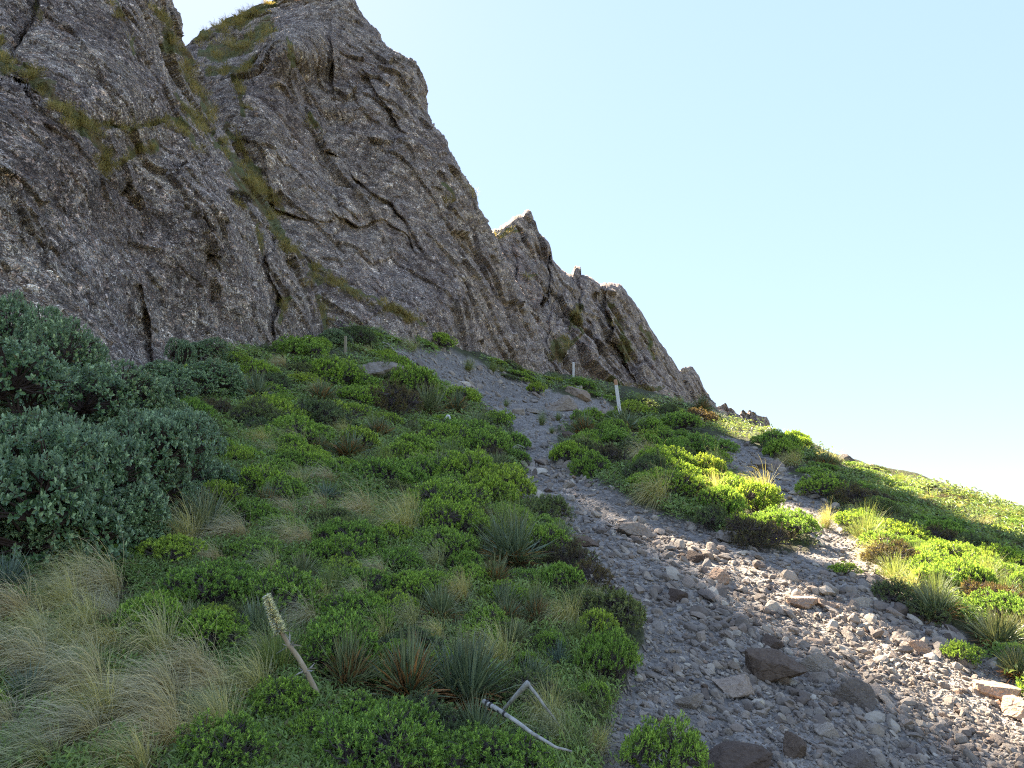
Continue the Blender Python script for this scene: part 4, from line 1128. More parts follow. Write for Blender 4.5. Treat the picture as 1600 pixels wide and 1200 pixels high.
# --- spiky plants
for kind, cx, top, bot, w, lab in [
        ('spear', 800, 828, 905, 128, 'biggest spiky plant, grey-green leaves with orange dead skirt, beside the scree'),
        ('spear', 690, 932, 985, 90, 'spiky plant with an orange skirt in the middle of the lower slope'),
        ('spear', 785, 925, 970, 76, 'spiky plant with reddish dead leaves below the biggest one'),
        ('orangespear', 835, 930, 985, 56, 'small orange-leaved spiky plant beside the scree-edge shrub'),
        ('spear', 805, 980, 1020, 66, 'yellowish spiky plant above the bent bleached stalk'),
        ('bluespear', 873, 1010, 1055, 52, 'small bluish spiky plant beside the round shrub'),
        ('tallspear', 730, 1022, 1135, 165, 'large dark upright spiky clump behind the fallen banded stalk'),
        ('orangespear', 640, 1015, 1125, 140, 'spiky clump full of orange dead leaves at centre bottom'),
        ('orangespear', 535, 1010, 1100, 110, 'rust-coloured spiky clump beside the foot of the flower stalk'),
        ('bluespear', 45, 1058, 1120, 100, 'bluish grey spiky plant at the lower left edge'),
        ('spear', 25, 820, 880, 110, 'dark spiky plant at the left edge under the leathery bank'),
        ('bluespear', 10, 880, 940, 90, 'bluish spiky plant cut by the left edge'),
        ('orangespear', 10, 1000, 1060, 90, 'brownish spiky plant half hidden at the left edge'),
        ('spear', 685, 715, 755, 62, 'darker spiky plant on the cliff side of the pair beside the path'),
        ('spear', 752, 720, 762, 62, 'red-skirted spiky plant of the pair beside the path'),
        ('orangespear', 550, 695, 735, 90, 'olive brown spiky mound amid the green shrubs'),
        ('spear', 400, 595, 640, 76, 'grey spiky plant with brown skirt below the near cliff'),
        ('orangespear', 500, 605, 640, 60, 'dark brown spiky plant on the upper slope'),
        ('orangespear', 385, 600, 625, 56, 'rusty tuft of spiky leaves near the near cliff foot'),
        ('spear', 620, 578, 600, 46, 'small spiky plant growing on the mossy boulder'),
        ('spear', 745, 655, 690, 70, 'pale green spiky plant on the bank above the chute'),
        ('spear', 975, 660, 695, 100, 'big spear grass with sunlit golden edge on the shrub island'),
        ('orangespear', 915, 655, 690, 54, 'small spiky plant at the top of the shrub island'),
        ('tallspear', 1470, 922, 985, 90, 'dark spiky plant in shade under the sunlit row'),
        ('tallspear', 1560, 975, 1035, 110, 'dark spiky plant at the right edge above the scree'),
        ('tallspear', 1590, 1025, 1075, 80, 'narrow-leaved spiky plant cut by the right edge'),
        ('orangespear', 1095, 625, 652, 40, 'brown round spiky tuft below the far ridge'),
        ('orangespear', 1290, 715, 742, 50, 'brown spiky tuft on the slope under the skyline slab'),
        ('bluespear', 510, 765, 795, 60, 'pale spiky plant among the middle shrubs'),
        ('bluespear', 660, 765, 800, 44, 'pale green spiky plant below the spiky pair')]:
    B(kind, cx, top, bot, w, lab, tilt=0.3, frac=0.22)
# --- grass tussocks
for kind, cx, top, bot, w, yaw, lab in [
        ('pale', 130, 1090, 1190, 210, 3.5, 'long pale grass streaming downhill at the bottom left'),
        ('pale', 250, 1030, 1110, 170, 3.5, 'pale bent grass above the long grass at the bottom left'),
        ('tussock', 60, 1140, 1230, 190, 3.6, 'green-grey flowing grass in the bottom left corner'),
        ('tussock', 210, 1150, 1240, 170, 3.6, 'long drooping grass along the bottom edge'),
        ('tussock', 130, 1010, 1080, 140, 3.4, 'drooping grass tussock over dead leaf litter'),
        ('tussock', 50, 950, 1020, 130, 3.5, 'grass tussock among dark litter at the left edge'),
        ('tussock', 330, 1075, 1140, 120, 3.4, 'grass tussock between two dark green shrubs'),
        ('pale', 480, 925, 1000, 110, 3.9, 'pale straw grass behind the woolly flower stalk'),
        ('tussock', 855, 1060, 1150, 110, 4.4, 'drooping tussock under the bent bleached stalk'),
        ('pale', 370, 800, 860, 110, 3.3, 'straw-coloured tussock below the leathery bank'),
        ('pale', 320, 765, 815, 100, 3.3, 'straw-coloured grass next to the vivid green shrub'),
        ('pale', 475, 815, 870, 100, 3.5, 'pale tussock uphill of the flower stalk'),
        ('pale', 510, 730, 770, 100, 3.4, 'whitish tussock on the mid slope'),
        ('tussock', 420, 860, 910, 90, 3.5, 'grey-green tussock between shrubs on the lower slope'),
        ('tussock', 560, 900, 960, 90, 3.6, 'thin green tussock in the centre of the lower slope'),
        ('pale', 590, 865, 920, 80, 3.6, 'yellowish tussock beside the broad vivid shrub'),
        ('tussock', 590, 960, 1020, 110, 3.7, 'grey feathery tussock on the lower slope'),
        ('tussock', 640, 770, 815, 70, 3.6, 'yellow-green tussock below the spiky pair'),
        ('pale', 660, 705, 745, 60, 3.4, 'straw tussock beside the darker of the spiky pair'),
        ('tussock', 720, 890, 950, 70, 3.7, 'thin tussock below the biggest spiky plant'),
        ('pale', 385, 590, 625, 70, 3.4, 'light tussock just below the low leathery shrubs'),
        ('pale', 1012, 680, 738, 92, 3.9, 'glowing yellow sunlit tussock on the shrub island'),
        ('greengrass', 790, 625, 638, 18, 0, 'little round grass tuft alone on the upper path'),
        ('greengrass', 846, 645, 668, 24, 0, 'grass tuft in the middle of the narrow path'),
        ('greengrass', 862, 668, 680, 18, 0, 'smallest grass tuft at the pinch of the path'),
        ('greengrass', 730, 562, 584, 30, 0, 'grass tuft on the scree below the main peak'),
        ('greengrass', 768, 566, 586, 32, 0, 'dark grass tuft on the saddle scree'),
        ('greengrass', 872, 645, 660, 20, 0, 'tuft beside the dark slab on the path'),
        ('tussock', 1290, 790, 830, 40, 3.9, 'small golden tussock in the sunlit gully'),
        ('tussock', 930, 1130, 1180, 70, 4.2, 'brownish grass at the foot of the round shrub')]:
    B(kind, cx, top, bot, w, lab, yaw=yaw, tilt=0.45, frac=0.15)

# ================================================================ the rest of the plants, spread over the slope
VEG_L = [(0, 560), (210, 610), (250, 560), (390, 545), (510, 525), (640, 500), (700, 525), (690, 545), (600, 550), (700, 610), (790, 668), (822, 722), (785, 762), (850, 805), (905, 870), (920, 915), (985, 965), (960, 1075), (905, 1200), (0, 1200)]
VEG_R = [(985, 618), (1045, 622), (1120, 642), (1205, 674), (1265, 694), (1300, 715), (1400, 745), (1600, 812), (1600, 1060), (1520, 1000), (1400, 915), (1352, 850), (1275, 748), (1160, 684), (985, 660)]
VEG_S = [(760, 560), (850, 585), (960, 606), (960, 625), (870, 610), (790, 590)]
VEG_I = [(880, 690), (905, 655), (1000, 660), (1085, 684), (1115, 712), (1190, 782), (1265, 848), (1180, 852), (1000, 785), (885, 720)]


def free(P, r, k=0.75):
    for x, y, q in TAKEN:
        if (P.x - x) ** 2 + (P.y - y) ** 2 < (k * (r + q)) ** 2: return False
    return True


def fill(poly, n, kinds, wfun, seed, tries=60, k=0.52, hscale=0.5):
    rnd = random.Random(seed); xs = [p[0] for p in poly]; ys = [p[1] for p in poly]; made = 0
    for _ in range(n * tries):
        if made >= n: break
        px, py = rnd.uniform(min(xs), max(xs)), rnd.uniform(min(ys), max(ys))
        if not bool(in_poly(np.array([px]), np.array([py]), poly)[0]): continue
        if 1095 < px < 1228 and py < 692: continue
        P, nn = hit(px, py)
        if P is None or cliff_in_front(px, py, P): continue
        d = float(project(np.array(P))[2])
        if d > 130: continue
        kind = rnd.choices([a for a, b in kinds], [b for a, b in kinds])[0]
        w = wfun(d, rnd)
        nm = NAME[kind]
        if nm in ('tussock', 'spear_plant'): w *= 0.8
        if not free(P, w * 0.5, k): continue
        wp = w * FPX / d
        size = 'tiny' if wp < 26 else 'small' if wp < 46 else 'mid-sized' if wp < 75 else 'broad'
        what = dict(green='bright green shrub', wide='lumpy green shrub', dull='grey-green shrub', brown='brownish shrub', tussock='green-grey tussock', pale='straw tussock', greengrass='green grass clump',
                    spear='spiky plant', orangespear='orange-skirted spiky plant', bluespear='bluish spiky plant', tallspear='dark spiky plant', leather='leathery shrub')[kind]
        if px > 1260 and py < 700 + 0.45 * (px - 1260) + 30: w *= .8
        h = w * (hscale * (.55 if px > 1260 and py < 700 + 0.45 * (px - 1260) + 40 else 1)) * rnd.uniform(.8, 1.25) * (1.25 if nm in ('tussock', 'spear_plant') else 1)
        if d > 28: h *= .5
        plant(kind, P, nn, w, h, where(px, py, what, size), yaw=rnd.uniform(3.0, 4.2) if nm == 'tussock' else None, tilt=0.6, sink=0.04 * w)
        made += 1
    return made


MIX = [('green', 4), ('wide', 4.5), ('dull', 1.7), ('brown', .65), ('tussock', 1.5), ('pale', 1.5), ('greengrass', .9), ('spear', .5), ('orangespear', .5)]
for q in ((539, 553), (539, 562), (539, 571), (968, 650), (966, 658), (896, 592), (1098, 668), (918, 668)):
    P, n = hit(*q); TAKEN.append((P.x, P.y, .55))
VEG_G = [(0, 925), (150, 900), (210, 1000), (330, 1065), (400, 1085), (330, 1200), (0, 1200)]
f0 = fill(VEG_G, 40, [('tussock', 3), ('pale', 3), ('spear', .3), ('bluespear', .2)], lambda d, r: r.uniform(.42, .75), 4, k=.42, hscale=.55)
f1 = fill(VEG_L, 250, MIX, lambda d, r: min(1.2, 0.32 + 0.043 * d) * (.6 + 1.0 * r.random() ** 1.6), 5)
f2 = fill(VEG_R, 105, [('green', 4), ('wide', 2), ('dull', 3), ('brown', .6), ('tussock', 2.0), ('greengrass', 2), ('orangespear', .5)], lambda d, r: min(1.7, 0.30 + 0.042 * d) * r.uniform(.7, 1.25), 6)
f3 = fill(VEG_S, 22, [('green', 3), ('dull', 1), ('greengrass', 1)], lambda d, r: r.uniform(.9, 1.6), 7)
f4 = fill(VEG_I, 42, [('green', 4), ('wide', 2), ('dull', .7), ('brown', .3), ('tussock', .5)], lambda d, r: r.uniform(.5, .95), 8, k=.55, hscale=.62)
f5 = fill([(1600, 815), (1900, 930), (1900, 1240), (1600, 1060)], 16, [('green', 4), ('dull', 2), ('tussock', 1)], lambda d, r: r.uniform(.5, 1.0), 9)
f6 = fill([(-260, 560), (0, 560), (0, 900), (-260, 900)], 8, [('leather', 4), ('green', 1)], lambda d, r: r.uniform(.7, 1.2), 10)
f7 = fill([(-260, 900), (0, 900), (0, 1200), (-260, 1200)], 12, [('tussock', 3), ('pale', 2), ('green', 2)], lambda d, r: r.uniform(.4, .7), 11)
import collections
print('FILLED', f1, f2, f3, f4, collections.Counter(o.name.split('.')[0] for o in SC.objects if o.parent is None))

# ================================================================ ground cover between the plants (nobody could count it)
def scatter_px(n, polys, rng, keep=None):
    out = []
    xs = [p[0] for q in polys for p in q]; ys = [p[1] for q in polys for p in q]
    X = rng.uniform(min(xs) - 40, max(xs) + 60, n); Y = rng.uniform(min(ys), max(ys) + 60, n)
    m = np.zeros(n, bool)
    for q in polys: m |= in_poly(X, Y, q)
    for px, py in zip(X[m], Y[m]):
        P, nn = hit(px, py)
        if P is None: continue
        d = P.length
        if d > 200 or cliff_in_front(px, py, P): continue
        if keep is not None and keep(P): continue
        out.append((P.x, P.y, P.z, nn.x, nn.y, nn.z, d))
    return np.array(out)


def build_cover():
    rng = np.random.default_rng(77)
    big = [[(x if x > 0 else -260, y if y < 1190 else 1300) for x, y in VEG_L], [(x if x < 1600 else x + 330, y if x < 1600 else y + 190 * (y > 900) + 60) for x, y in VEG_R], VEG_S, VEG_I]
    spots = np.array(TAKEN)
    S = scatter_px(46000, big, rng, lambda P: bool((np.hypot(spots[:, 0] - P.x, spots[:, 1] - P.y) < .62 * spots[:, 2]).any()))
    sc = np.clip(S[:, 6] / 6.0, 0.75, 7.0) * rng.uniform(.6, 1.3, len(S))
    patch = fbm(S[:, :3] * 0.55, 3, 91)
    Vs, Fs, T, n0 = [], [], [], 0
    isg = rng.uniform(0, 1, len(S)) < np.clip(0.26 + patch * 1.1, .04, .8)
    # grass: one library of tufts, copied into one mesh
    lib = []
    for i in range(10):
        r = np.random.default_rng(900 + i)
        V, F, a, t = blades(16, r, r.uniform(.05, .15, 16), 0.005, .5, 1.45, 1.4, (-0.3, -0.12), seg=4, base=.05)
        lib.append((V, F, np.stack([a, t, 0 * t + (0.0)], -1)))
    lib2 = []
    for i in range(10):
        r = np.random.default_rng(950 + i)
        m = 46
        P = np.stack([r.normal(0, .055, m), r.normal(0, .055, m), r.uniform(0, .07, m)], -1)
        Dr = unit(sphere_dirs(m, r, 0.0)); V, F = leaves(P, Dr, unit(np.array([0, 0, 1.]) + r.normal(0, .4, (m, 3))), r.uniform(.022, .042, m), r.uniform(.008, .013, m), shape=4)
        tn = np.stack([r.uniform(0, 1, m), r.uniform(.1, .9, m), (r.uniform(0, 1, m) < .12) * .8], -1)
        lib2.append((V, F, np.repeat(tn, 4, 0)))
    for lb, sel, nm, mt, lab, cat in [(lib, isg, 'slope_grass', G_GREEN, 'fine short grass growing between the shrubs over the whole slope', 'grass'), (lib2, ~isg, 'creeping_heath', L_MAT, 'low creeping heath filling the gaps between shrubs', 'ground cover')]:
        Vs, Fs, T, n0 = [], [], [], 0
        for j in np.nonzero(sel)[0]:
            V, F, t = lb[j % 10]
            a = rng.uniform(0, .7) if nm == 'slope_grass' else rng.uniform(0, 6.28)
            c, s_ = math.cos(a), math.sin(a)
            R = np.array([[c, -s_, 0], [s_, c, 0], [0, 0, 1]])
            z = np.array([S[j, 3], S[j, 4], S[j, 5]]) * 0.0
            W = (V * np.array([sc[j], sc[j], sc[j] ** .6])) @ R.T
            W[:, 2] += (-(S[j, 3] * W[:, 0] + S[j, 4] * W[:, 1]) / max(.3, S[j, 5])) * 0.8
            Vs.append(W + S[j, :3]); Fs.append(F + n0); n0 += len(V)
            tt = t.copy(); tt[:, 0] = np.clip(tt[:, 0] * .6 + .2 + .4 * patch[j], 0, 1); T.append(tt)
        add(nm, mesh_from(nm, np.concatenate(Vs), np.concatenate(Fs), mt, attrs=dict(tint=np.concatenate(T))), label=lab, cat=cat, kind='stuff')


build_cover()


# herbs and grass hanging on the ledges of the cliffs
def build_ledge_grass():
    rng = np.random.default_rng(55)
    lib = []
    for i in range(8):
        r = np.random.default_rng(970 + i)
        V, F, a, t = blades(14, r, r.uniform(.25, .6, 14), 0.02, .2, 1.4, 1.7, (0.15, -0.35), seg=4, base=.12)
        lib.append((V, F, np.stack([a, t, 0 * t], -1)))
    Vs, Fs, T, n0 = [], [], [], 0
    for lines, dens in ((VEG1, .8), (VEG2, .8), (VEG3, .5)):
        for ln, w in lines:
            seg = [math.hypot(ln[i + 1][0] - ln[i][0], ln[i + 1][1] - ln[i][1]) for i in range(len(ln) - 1)]
            for i in range(len(seg)):
                for _ in range(int(seg[i] * w * 0.30 * dens)):
                    t = rng.uniform(0, 1)
                    px = ln[i][0] + (ln[i + 1][0] - ln[i][0]) * t + rng.normal(0, w * .42); py = ln[i][1] + (ln[i + 1][1] - ln[i][1]) * t + rng.normal(0, w * .42)
                    h, n = hit_cliff(px, py)
                    if h is None or float(fbm(np.array([px / 13, py / 13, 4.0]), 2, 5)) < rng.uniform(-.1, .22): continue
                    s = h.length / 30 * rng.uniform(.2, .62)
                    V, F, tn = lib[rng.integers(8)]
                    Vs.append(V * s + np.array(h)); Fs.append(F + n0); n0 += len(V)
                    k = tn.copy(); k[:, 0] = np.clip(k[:, 0] * .5 + rng.uniform(0, .5), 0, 1); T.append(k)
    M = mat_leaf('ledge herb', (0.40, 0.37, 0.17), (0.30, 0.23, 0.11), vary=1.3, hue=0.3, trans=0.3, rough=0.6)
    add('ledge_grass', mesh_from('ledge_grass', np.concatenate(Vs), np.concatenate(Fs), M, attrs=dict(tint=np.concatenate(T))), label='olive grass and herbs hanging on the ledges of the cliffs', cat='grass', kind='stuff')


build_ledge_grass()
# ================================================================ gravel (stuff) and single rocks
def build_gravel():
    rng = np.random.default_rng(31)
    poly = [(x, y) for x, y in SCREE]
    for nm, base, n, smin, smax, lab, bury in (('gravel', ICO1, 90000, 0.006, 0.021, 'fine grey gravel covering the scree', .25), ('scree_rubble', ICO2, 14000, 0.017, 0.052, 'loose fist-sized grey rubble spread over the scree', .3)):
        S = scatter_px(n, [poly], rng)
        lib = [stone_verts(unit(base[0]), np.random.default_rng(600 + i), 7, (.4, .95)) for i in range(24)]
        ns = len(S)
        # rubble gathers away from the smooth upper chute
        k = np.clip(S[:, 6] / 5.0, 0.6, 6.0)
        rough = np.clip(0.75 + 0.9 * fbm(S[:, :3] * .6, 3, 17), .35, 1.5)
        size = (smin + (smax - smin) * rng.uniform(0, 1, ns) ** 2.6) * k ** 0.85 * rough
        ch = rng.integers(0, 24, ns)
        L = np.stack(lib)[ch]                                   # ns, v, 3
        dim = rng.uniform(.55, 1.25, (ns, 1, 3)); dim[..., 2] *= .7
        a = rng.uniform(0, 6.28, ns); b = rng.normal(0, .45, ns)
        ca, sa, cb, sb = np.cos(a), np.sin(a), np.cos(b), np.sin(b)
        W = L * dim
        x, y, z = W[..., 0], W[..., 1], W[..., 2]
        y, z = y * cb[:, None] - z * sb[:, None], y * sb[:, None] + z * cb[:, None]
        x, y = x * ca[:, None] - y * sa[:, None], x * sa[:, None] + y * ca[:, None]
        W = np.stack([x, y, z], -1) * size[:, None, None]
        W[..., 2] += -(S[:, 3, None] * W[..., 0] + S[:, 4, None] * W[..., 1]) / np.maximum(S[:, 5, None], .4)
        W += S[:, None, :3] + S[:, None, 3:6] * (size * bury)[:, None, None]
        nv = base[0].shape[0]
        F = (base[1][None] + (np.arange(ns) * nv)[:, None, None]).reshape(-1, 3)
        add(nm, mesh_from(nm, W.reshape(-1, 3), F, STONE), label=lab, cat='gravel', kind='stuff')


build_gravel()
STONE_D = mat_stone('dark brown rock', 0.5, 0.9); STONE_P = mat_stone('pale grey rock', 1.35, 0.0); STONE_T = mat_stone('tan rock', 1.3, 0.9)
ROCKS = dict(grey=[rock_mesh(700 + i, STONE, (1, .8, .62)) for i in range(8)], dark=[rock_mesh(720 + i, STONE_D, (1, .85, .65)) for i in range(3)],
             pale=[rock_mesh(740 + i, STONE_P, (1, .75, .55)) for i in range(3)], tan=[rock_mesh(760 + i, STONE_T, (1, .85, .65)) for i in range(3)], slab=[rock_mesh(780 + i, STONE, (1, .7, .3)) for i in range(3)])


def rock(kind, px, py, wpx, hpx, label, yaw=None, grp='rocks on the scree', sink=0.25):
    P, n = hit(px, py + hpx * 0.25)
    if P is None: return
    d = float(project(np.array(P))[2]); w = wpx * d / FPX; h = .72 * hpx * d / FPX
    ms = ROCKS[kind]
    zz = {'slab': .3, 'pale': .55, 'grey': .62}.get(kind, .65)
    o = add('rock', ms[random.randrange(len(ms))], label=label, cat='rock', group=grp, loc=P + n * (h * (0.5 - sink)), rot=tilt_to(n, random.uniform(-.5, .5) if yaw is None else yaw, .8), scale=(w / 1.75, w / 1.75, h / (1.55 * zz)))
    TAKEN.append((P.x, P.y, w * .5))
    return o


for a in [('dark', 1196, 1040, 86, 62, 'largest boulder on the scree, dark reddish brown with an overhanging lower edge', .2), ('pale', 1150, 1072, 78, 46, 'pale grey angular rock just downhill of the big dark brown boulder', .1),
          ('grey', 1276, 1036, 58, 40, 'flat-topped grey rock on the far side of the big dark brown boulder', .4), ('grey', 1336, 1080, 62, 52, 'mottled grey and pink rock standing apart below the sunlit strip', .2),
          ('grey', 1080, 1096, 42, 28, 'smooth blue-grey rock on the vegetation side of the pale angular rock', .1), ('dark', 1238, 1166, 52, 46, 'dark square-faced rock near the bottom edge of the scree', .3),
          ('dark', 1140, 1192, 120, 46, 'wide dark rock cut by the bottom edge beside the corner shrub', .1), ('tan', 1556, 1077, 62, 40, 'rounded tan boulder glowing in the sun near the right edge', .2),
          ('tan', 1592, 1106, 56, 30, 'tan rock in the sun cut by the right edge', .2), ('tan', 1252, 938, 44, 28, 'tan rock amid the sunlit rubble', .2), ('tan', 1285, 942, 42, 24, 'flat tan rock beside its neighbour in the sunlit rubble', .1),
          ('tan', 1124, 900, 34, 24, 'tan rock at the upper end of the sunlit strip', .2), ('grey', 985, 828, 54, 34, 'brown-grey rock high on the open scree', .2), ('dark', 908, 846, 40, 26, 'dark rock beside the bleached branches', .1),
          ('dark', 1085, 870, 36, 22, 'dark rock beside the start of the sunlit strip', .2), ('dark', 1058, 930, 40, 22, 'dark sunken rock in the shaded scree', .1), ('dark', 1205, 1003, 42, 22, 'brown rock uphill of the big dark brown boulder', .1),
          ('slab', 882, 634, 64, 34, 'dark layered slab jutting out across the upper path', .2), ('slab', 905, 615, 40, 22, 'upper slab behind the dark layered slab', .6), ('slab', 832, 641, 30, 12, 'flat dark slab on the upper path', .2), ('pale', 726, 598, 18, 8, 'small pinkish flat stone at the top of the scree', .2),
          ('slab', 940, 645, 50, 20, 'dark low rock beneath the leaning white post', .2), ('pale', 905, 606, 14, 12, 'pale knob of rock beside the upper slab', .2), ('pale', 1196, 702, 18, 16, 'pale lone stone on the slope below the far outcrop', .1),
          ('grey', 1183, 726, 30, 20, 'grey rock in the gully head between the shrub rows', .1), ('slab', 1318, 716, 56, 14, 'flat rock slab on the skyline', .2), ('slab', 1360, 728, 30, 10, 'smaller slab on the skyline next to the flat slab', .2),
          ('slab', 1475, 766, 26, 8, 'thin slab far along the skyline', .2), ('pale', 1250, 768, 36, 18, 'pale rock at the head of the sunlit gully', .2), ('grey', 1135, 838, 40, 24, 'reddish grey rock below the shrub island', .2),
          ('pale', 930, 953, 30, 14, 'pale flat stone above the round scree-edge shrub', .2), ('tan', 1440, 1012, 36, 26, 'tan angular rock at the edge of the sunlit strip', .3), ('grey', 1350, 700 + 240, 34, 20, 'grey rock between the sunlit strip and the small scree shrub', .2),
          ('pale', 1290, 1140, 34, 28, 'pale hexagonal rock below the mottled rock', .2), ('slab', 1340, 1188, 80, 24, 'long blue-grey slab on the bottom edge of the picture', .1), ('dark', 885, 680, 20, 16, 'dark rock at the nose of the shrub island', .2)]:
    rock(*a[:6], yaw=a[6])
# the mossy boulder among the shrubs
P, n = hit(592, 596); d = float(project(np.array(P))[2])
add('boulder', ROCKS['grey'][2], label='rounded mossy boulder half buried among green shrubs on the upper slope', cat='boulder', loc=P + Vector((0, 0, 0.12 * 36 * d / FPX)), rot=(0.1, -0.1, 0.5), scale=(70 * d / FPX / 1.6,) * 2 + (46 * d / FPX / 1.1,))
P, n = hit(402, 674); d = float(project(np.array(P))[2])
add('boulder', ROCKS['grey'][4], label='small grey boulder sunk between shrubs below the leathery shrubs', cat='boulder', loc=P + Vector((0, 0, 0.02)), rot=(0, 0, .7), scale=(30 * d / FPX / 1.6,) * 2 + (22 * d / FPX / 1.1,))

rnd = random.Random(12); made = 0; ZONES = [(p[0], p[1]) for p in SCREE]
while made < 150:
    px, py = rnd.uniform(600, 1600), 560 + 640 * rnd.random() ** 0.62
    if not bool(in_poly(np.array([px]), np.array([py]), ZONES)[0]): continue
    P, n = hit(px, py)
    if P is None: continue
    d = float(project(np.array(P))[2])
    w = min(0.5, 0.033 * max(1, d / 4.5) ** .8 * math.exp(rnd.gauss(0.15, 0.4))); wp = w * FPX / d
    if wp < 7 or not free(P, w * .5, .8): continue
    kind = rnd.choices(['grey', 'dark', 'pale', 'tan', 'slab'], [6, 1.6, 1.0, .9, 1.2])[0]
    word = dict(grey='grey stone', dark='dark brown stone', pale='pale stone', tan='tan stone', slab='flat grey stone')[kind]
    size = 'small' if wp < 18 else 'fist-sized' if wp < 30 else 'angular'
    rock(kind, px, py, wp, wp * rnd.uniform(.45, .75), where(px, py, word, size), yaw=rnd.uniform(0, 6.28), grp='loose stones on the scree')
    made += 1

# ================================================================ posts, stakes and dead stalks
WHITEWOOD = mat_plain('weathered white paint', (0.72, 0.70, 0.66), (0.84, 0.82, 0.79), 9, 0.7, stretch=(1, 1, .2))
TAPE = mat_plain('faded orange tape', (0.45, 0.24, 0.13), (0.55, 0.32, 0.2), 20, .6)
RAW = mat_plain('grey raw timber', (0.30, 0.25, 0.17), (0.42, 0.36, 0.26), 30, .85, stretch=(1, 1, .15))
BLEACH = mat_plain('bleached dead stalk', (0.22, 0.20, 0.165), (0.52, 0.49, 0.43), 40, .8, stretch=(1, 1, .3))
BAND = mat_plain('dark leaf scar', (0.03, 0.028, 0.026), (0.06, 0.055, 0.05), 30)
TANW = mat_plain('tan flower stem', (0.34, 0.25, 0.16), (0.52, 0.42, 0.30), 40, .8, stretch=(1, 1, .2))
WOOL = mat_leaf('woolly bract', (0.80, 0.82, 0.80), (0.66, 0.67, 0.63), hue=0, trans=.5, rough=.8)


def squarepost(A, Bp, w, mat, taper=0.95, bev=0.18):
    """An eight-sided chamfered pole from A to B."""
    A, Bp = np.array(A, float), np.array(Bp, float); T = unit(Bp - A)
    S = unit(np.cross(T, np.array([0.2, 1, 0.1]))); U = np.cross(S, T)
    a, b = w * .5, w * .5 * (1 - bev)
    prof = [(a, b), (b, a), (-b, a), (-a, b), (-a, -b), (-b, -a), (b, -a), (a, -b)]
    V = []
    L = np.linalg.norm(Bp - A)
    for t, k in ((0, 1), (.33, 1), (.66, .985), (1 - .08 * w / L * 4, taper), (1, taper * .86)):
        for x, y in prof: V.append(A + (Bp - A) * t + (S * x + U * y) * k)
    F = [[r * 8 + i, r * 8 + (i + 1) % 8, (r + 1) * 8 + (i + 1) % 8, (r + 1) * 8 + i] for r in range(4) for i in range(8)]
    V.append(Bp + T * w * .04); tip = len(V) - 1
    Ft = [[32 + i, 32 + (i + 1) % 8, tip] for i in range(8)]
    return np.array(V), [np.array(F), np.array(Ft)]


def post(name, bx, by, tx, ty, wpx, mat, label, cat, cap=None, dx=0.0):
    P, n = hit(bx, by); d = float(project(np.array(P))[2])
    T = Vector(at(tx, ty, d + dx)); ax = (T - P)
    e = add(name, None, label=label, cat=cat, loc=P)
    w = wpx * d / FPX
    end = ax * (1 - (.14 if cap else 0))
    V, F = squarepost(-ax * .15, end, w, mat)
    add('pole', mesh_from('pole', V, F, mat), parent=e)
    if cap:
        V, F = squarepost(end, ax, w * 1.04, cap); add('painted_top', mesh_from('painted_top', V, F, cap), parent=e)
    return e


post('marker_post', 969.5, 652, 961.5, 593, 5.2, WHITEWOOD, 'leaning white marker post with a faded orange top beside the scree', 'post', cap=TAPE)
post('marker_post', 896, 589, 896, 566, 3.2, WHITEWOOD, 'thin upright white marker post far off below the ridge cliff', 'post')
post('wooden_stake', 539, 556, 540, 525, 3.4, RAW, 'short yellowish wooden stake among shrubs below the near cliff', 'stake')
post('wooden_stake', 1098, 665, 1097, 652, 2.2, RAW, 'tiny stake on the grassy slope under the far ridge', 'stake')
post('wooden_stake', 918, 664, 926, 652, 2.0, RAW, 'thin tilted stick beside the spiky plant atop the shrub island', 'stick')


def stalk(name, pts, r0, r1, mat, k=24, sides=8, wob=0.0, seed=1):
    """A smooth tapered stalk through world points."""
    p = np.array(pts, float); t = np.linspace(0, len(p) - 1, k)
    path = np.stack([np.interp(t, np.arange(len(p)), p[:, i]) for i in range(3)], -1)
    if wob: path = path + wob * np.stack([fbm(np.stack([t * 1.3, 0 * t + i, 0 * t], -1), 3, seed + i) for i in range(3)], -1)
    V, F = tubes(path[None], r0, r1, sides)
    caps = np.array([list(range(sides))[::-1], [len(V) - sides + i for i in range(sides)]])
    return mesh_from(name, V, [F, caps], mat, smooth=True)


# woolly flower stalk leaning left, broken off at its foot
P, n = hit(497, 1085); d = float(project(np.array(P))[2]) ; d0 = d - 0.15
pp = lambda x, y, dd: np.array(at(x, y, d0 + dd))
e = add('flower_stalk', None, label='leaning dead flower stalk with a woolly grey-white head and bare tan stem', cat='flower stalk', loc=P)
o0 = np.array(P)
stem = [pp(496, 1082, .0), pp(478, 1048, -.02), pp(452, 1008, -.04), pp(438, 985, -.05), pp(428, 962, -.05), pp(419, 938, -.04)]
add('stem', stalk('stem', [q - o0 for q in stem], 0.0115, 0.005, TANW, wob=.006), parent=e)
rng = np.random.default_rng(9); nb = 1300
t = rng.uniform(0, 1, nb) ** .9; path = np.array([pp(440, 990, -.05), pp(428, 962, -.05), pp(416, 931, -.04)]) - o0
Pb = np.stack([np.interp(t * 2, [0, 1, 2], path[:, i]) for i in range(3)], -1); ax = unit(path[2] - path[0])
rd = unit(rng.normal(0, 1, (nb, 3))); rd = unit(rd - ax * (rd @ ax)[:, None])
Db = unit(rd * 1.0 + ax * rng.uniform(-.2, .55, (nb, 1)))
V, F = leaves(Pb, Db, unit(np.cross(Db, ax) + .2 * rng.normal(0, 1, (nb, 3))), rng.uniform(.016, .031, nb) * (1 - .35 * t), rng.uniform(.002, .004, nb), shape=6, curl=.6)
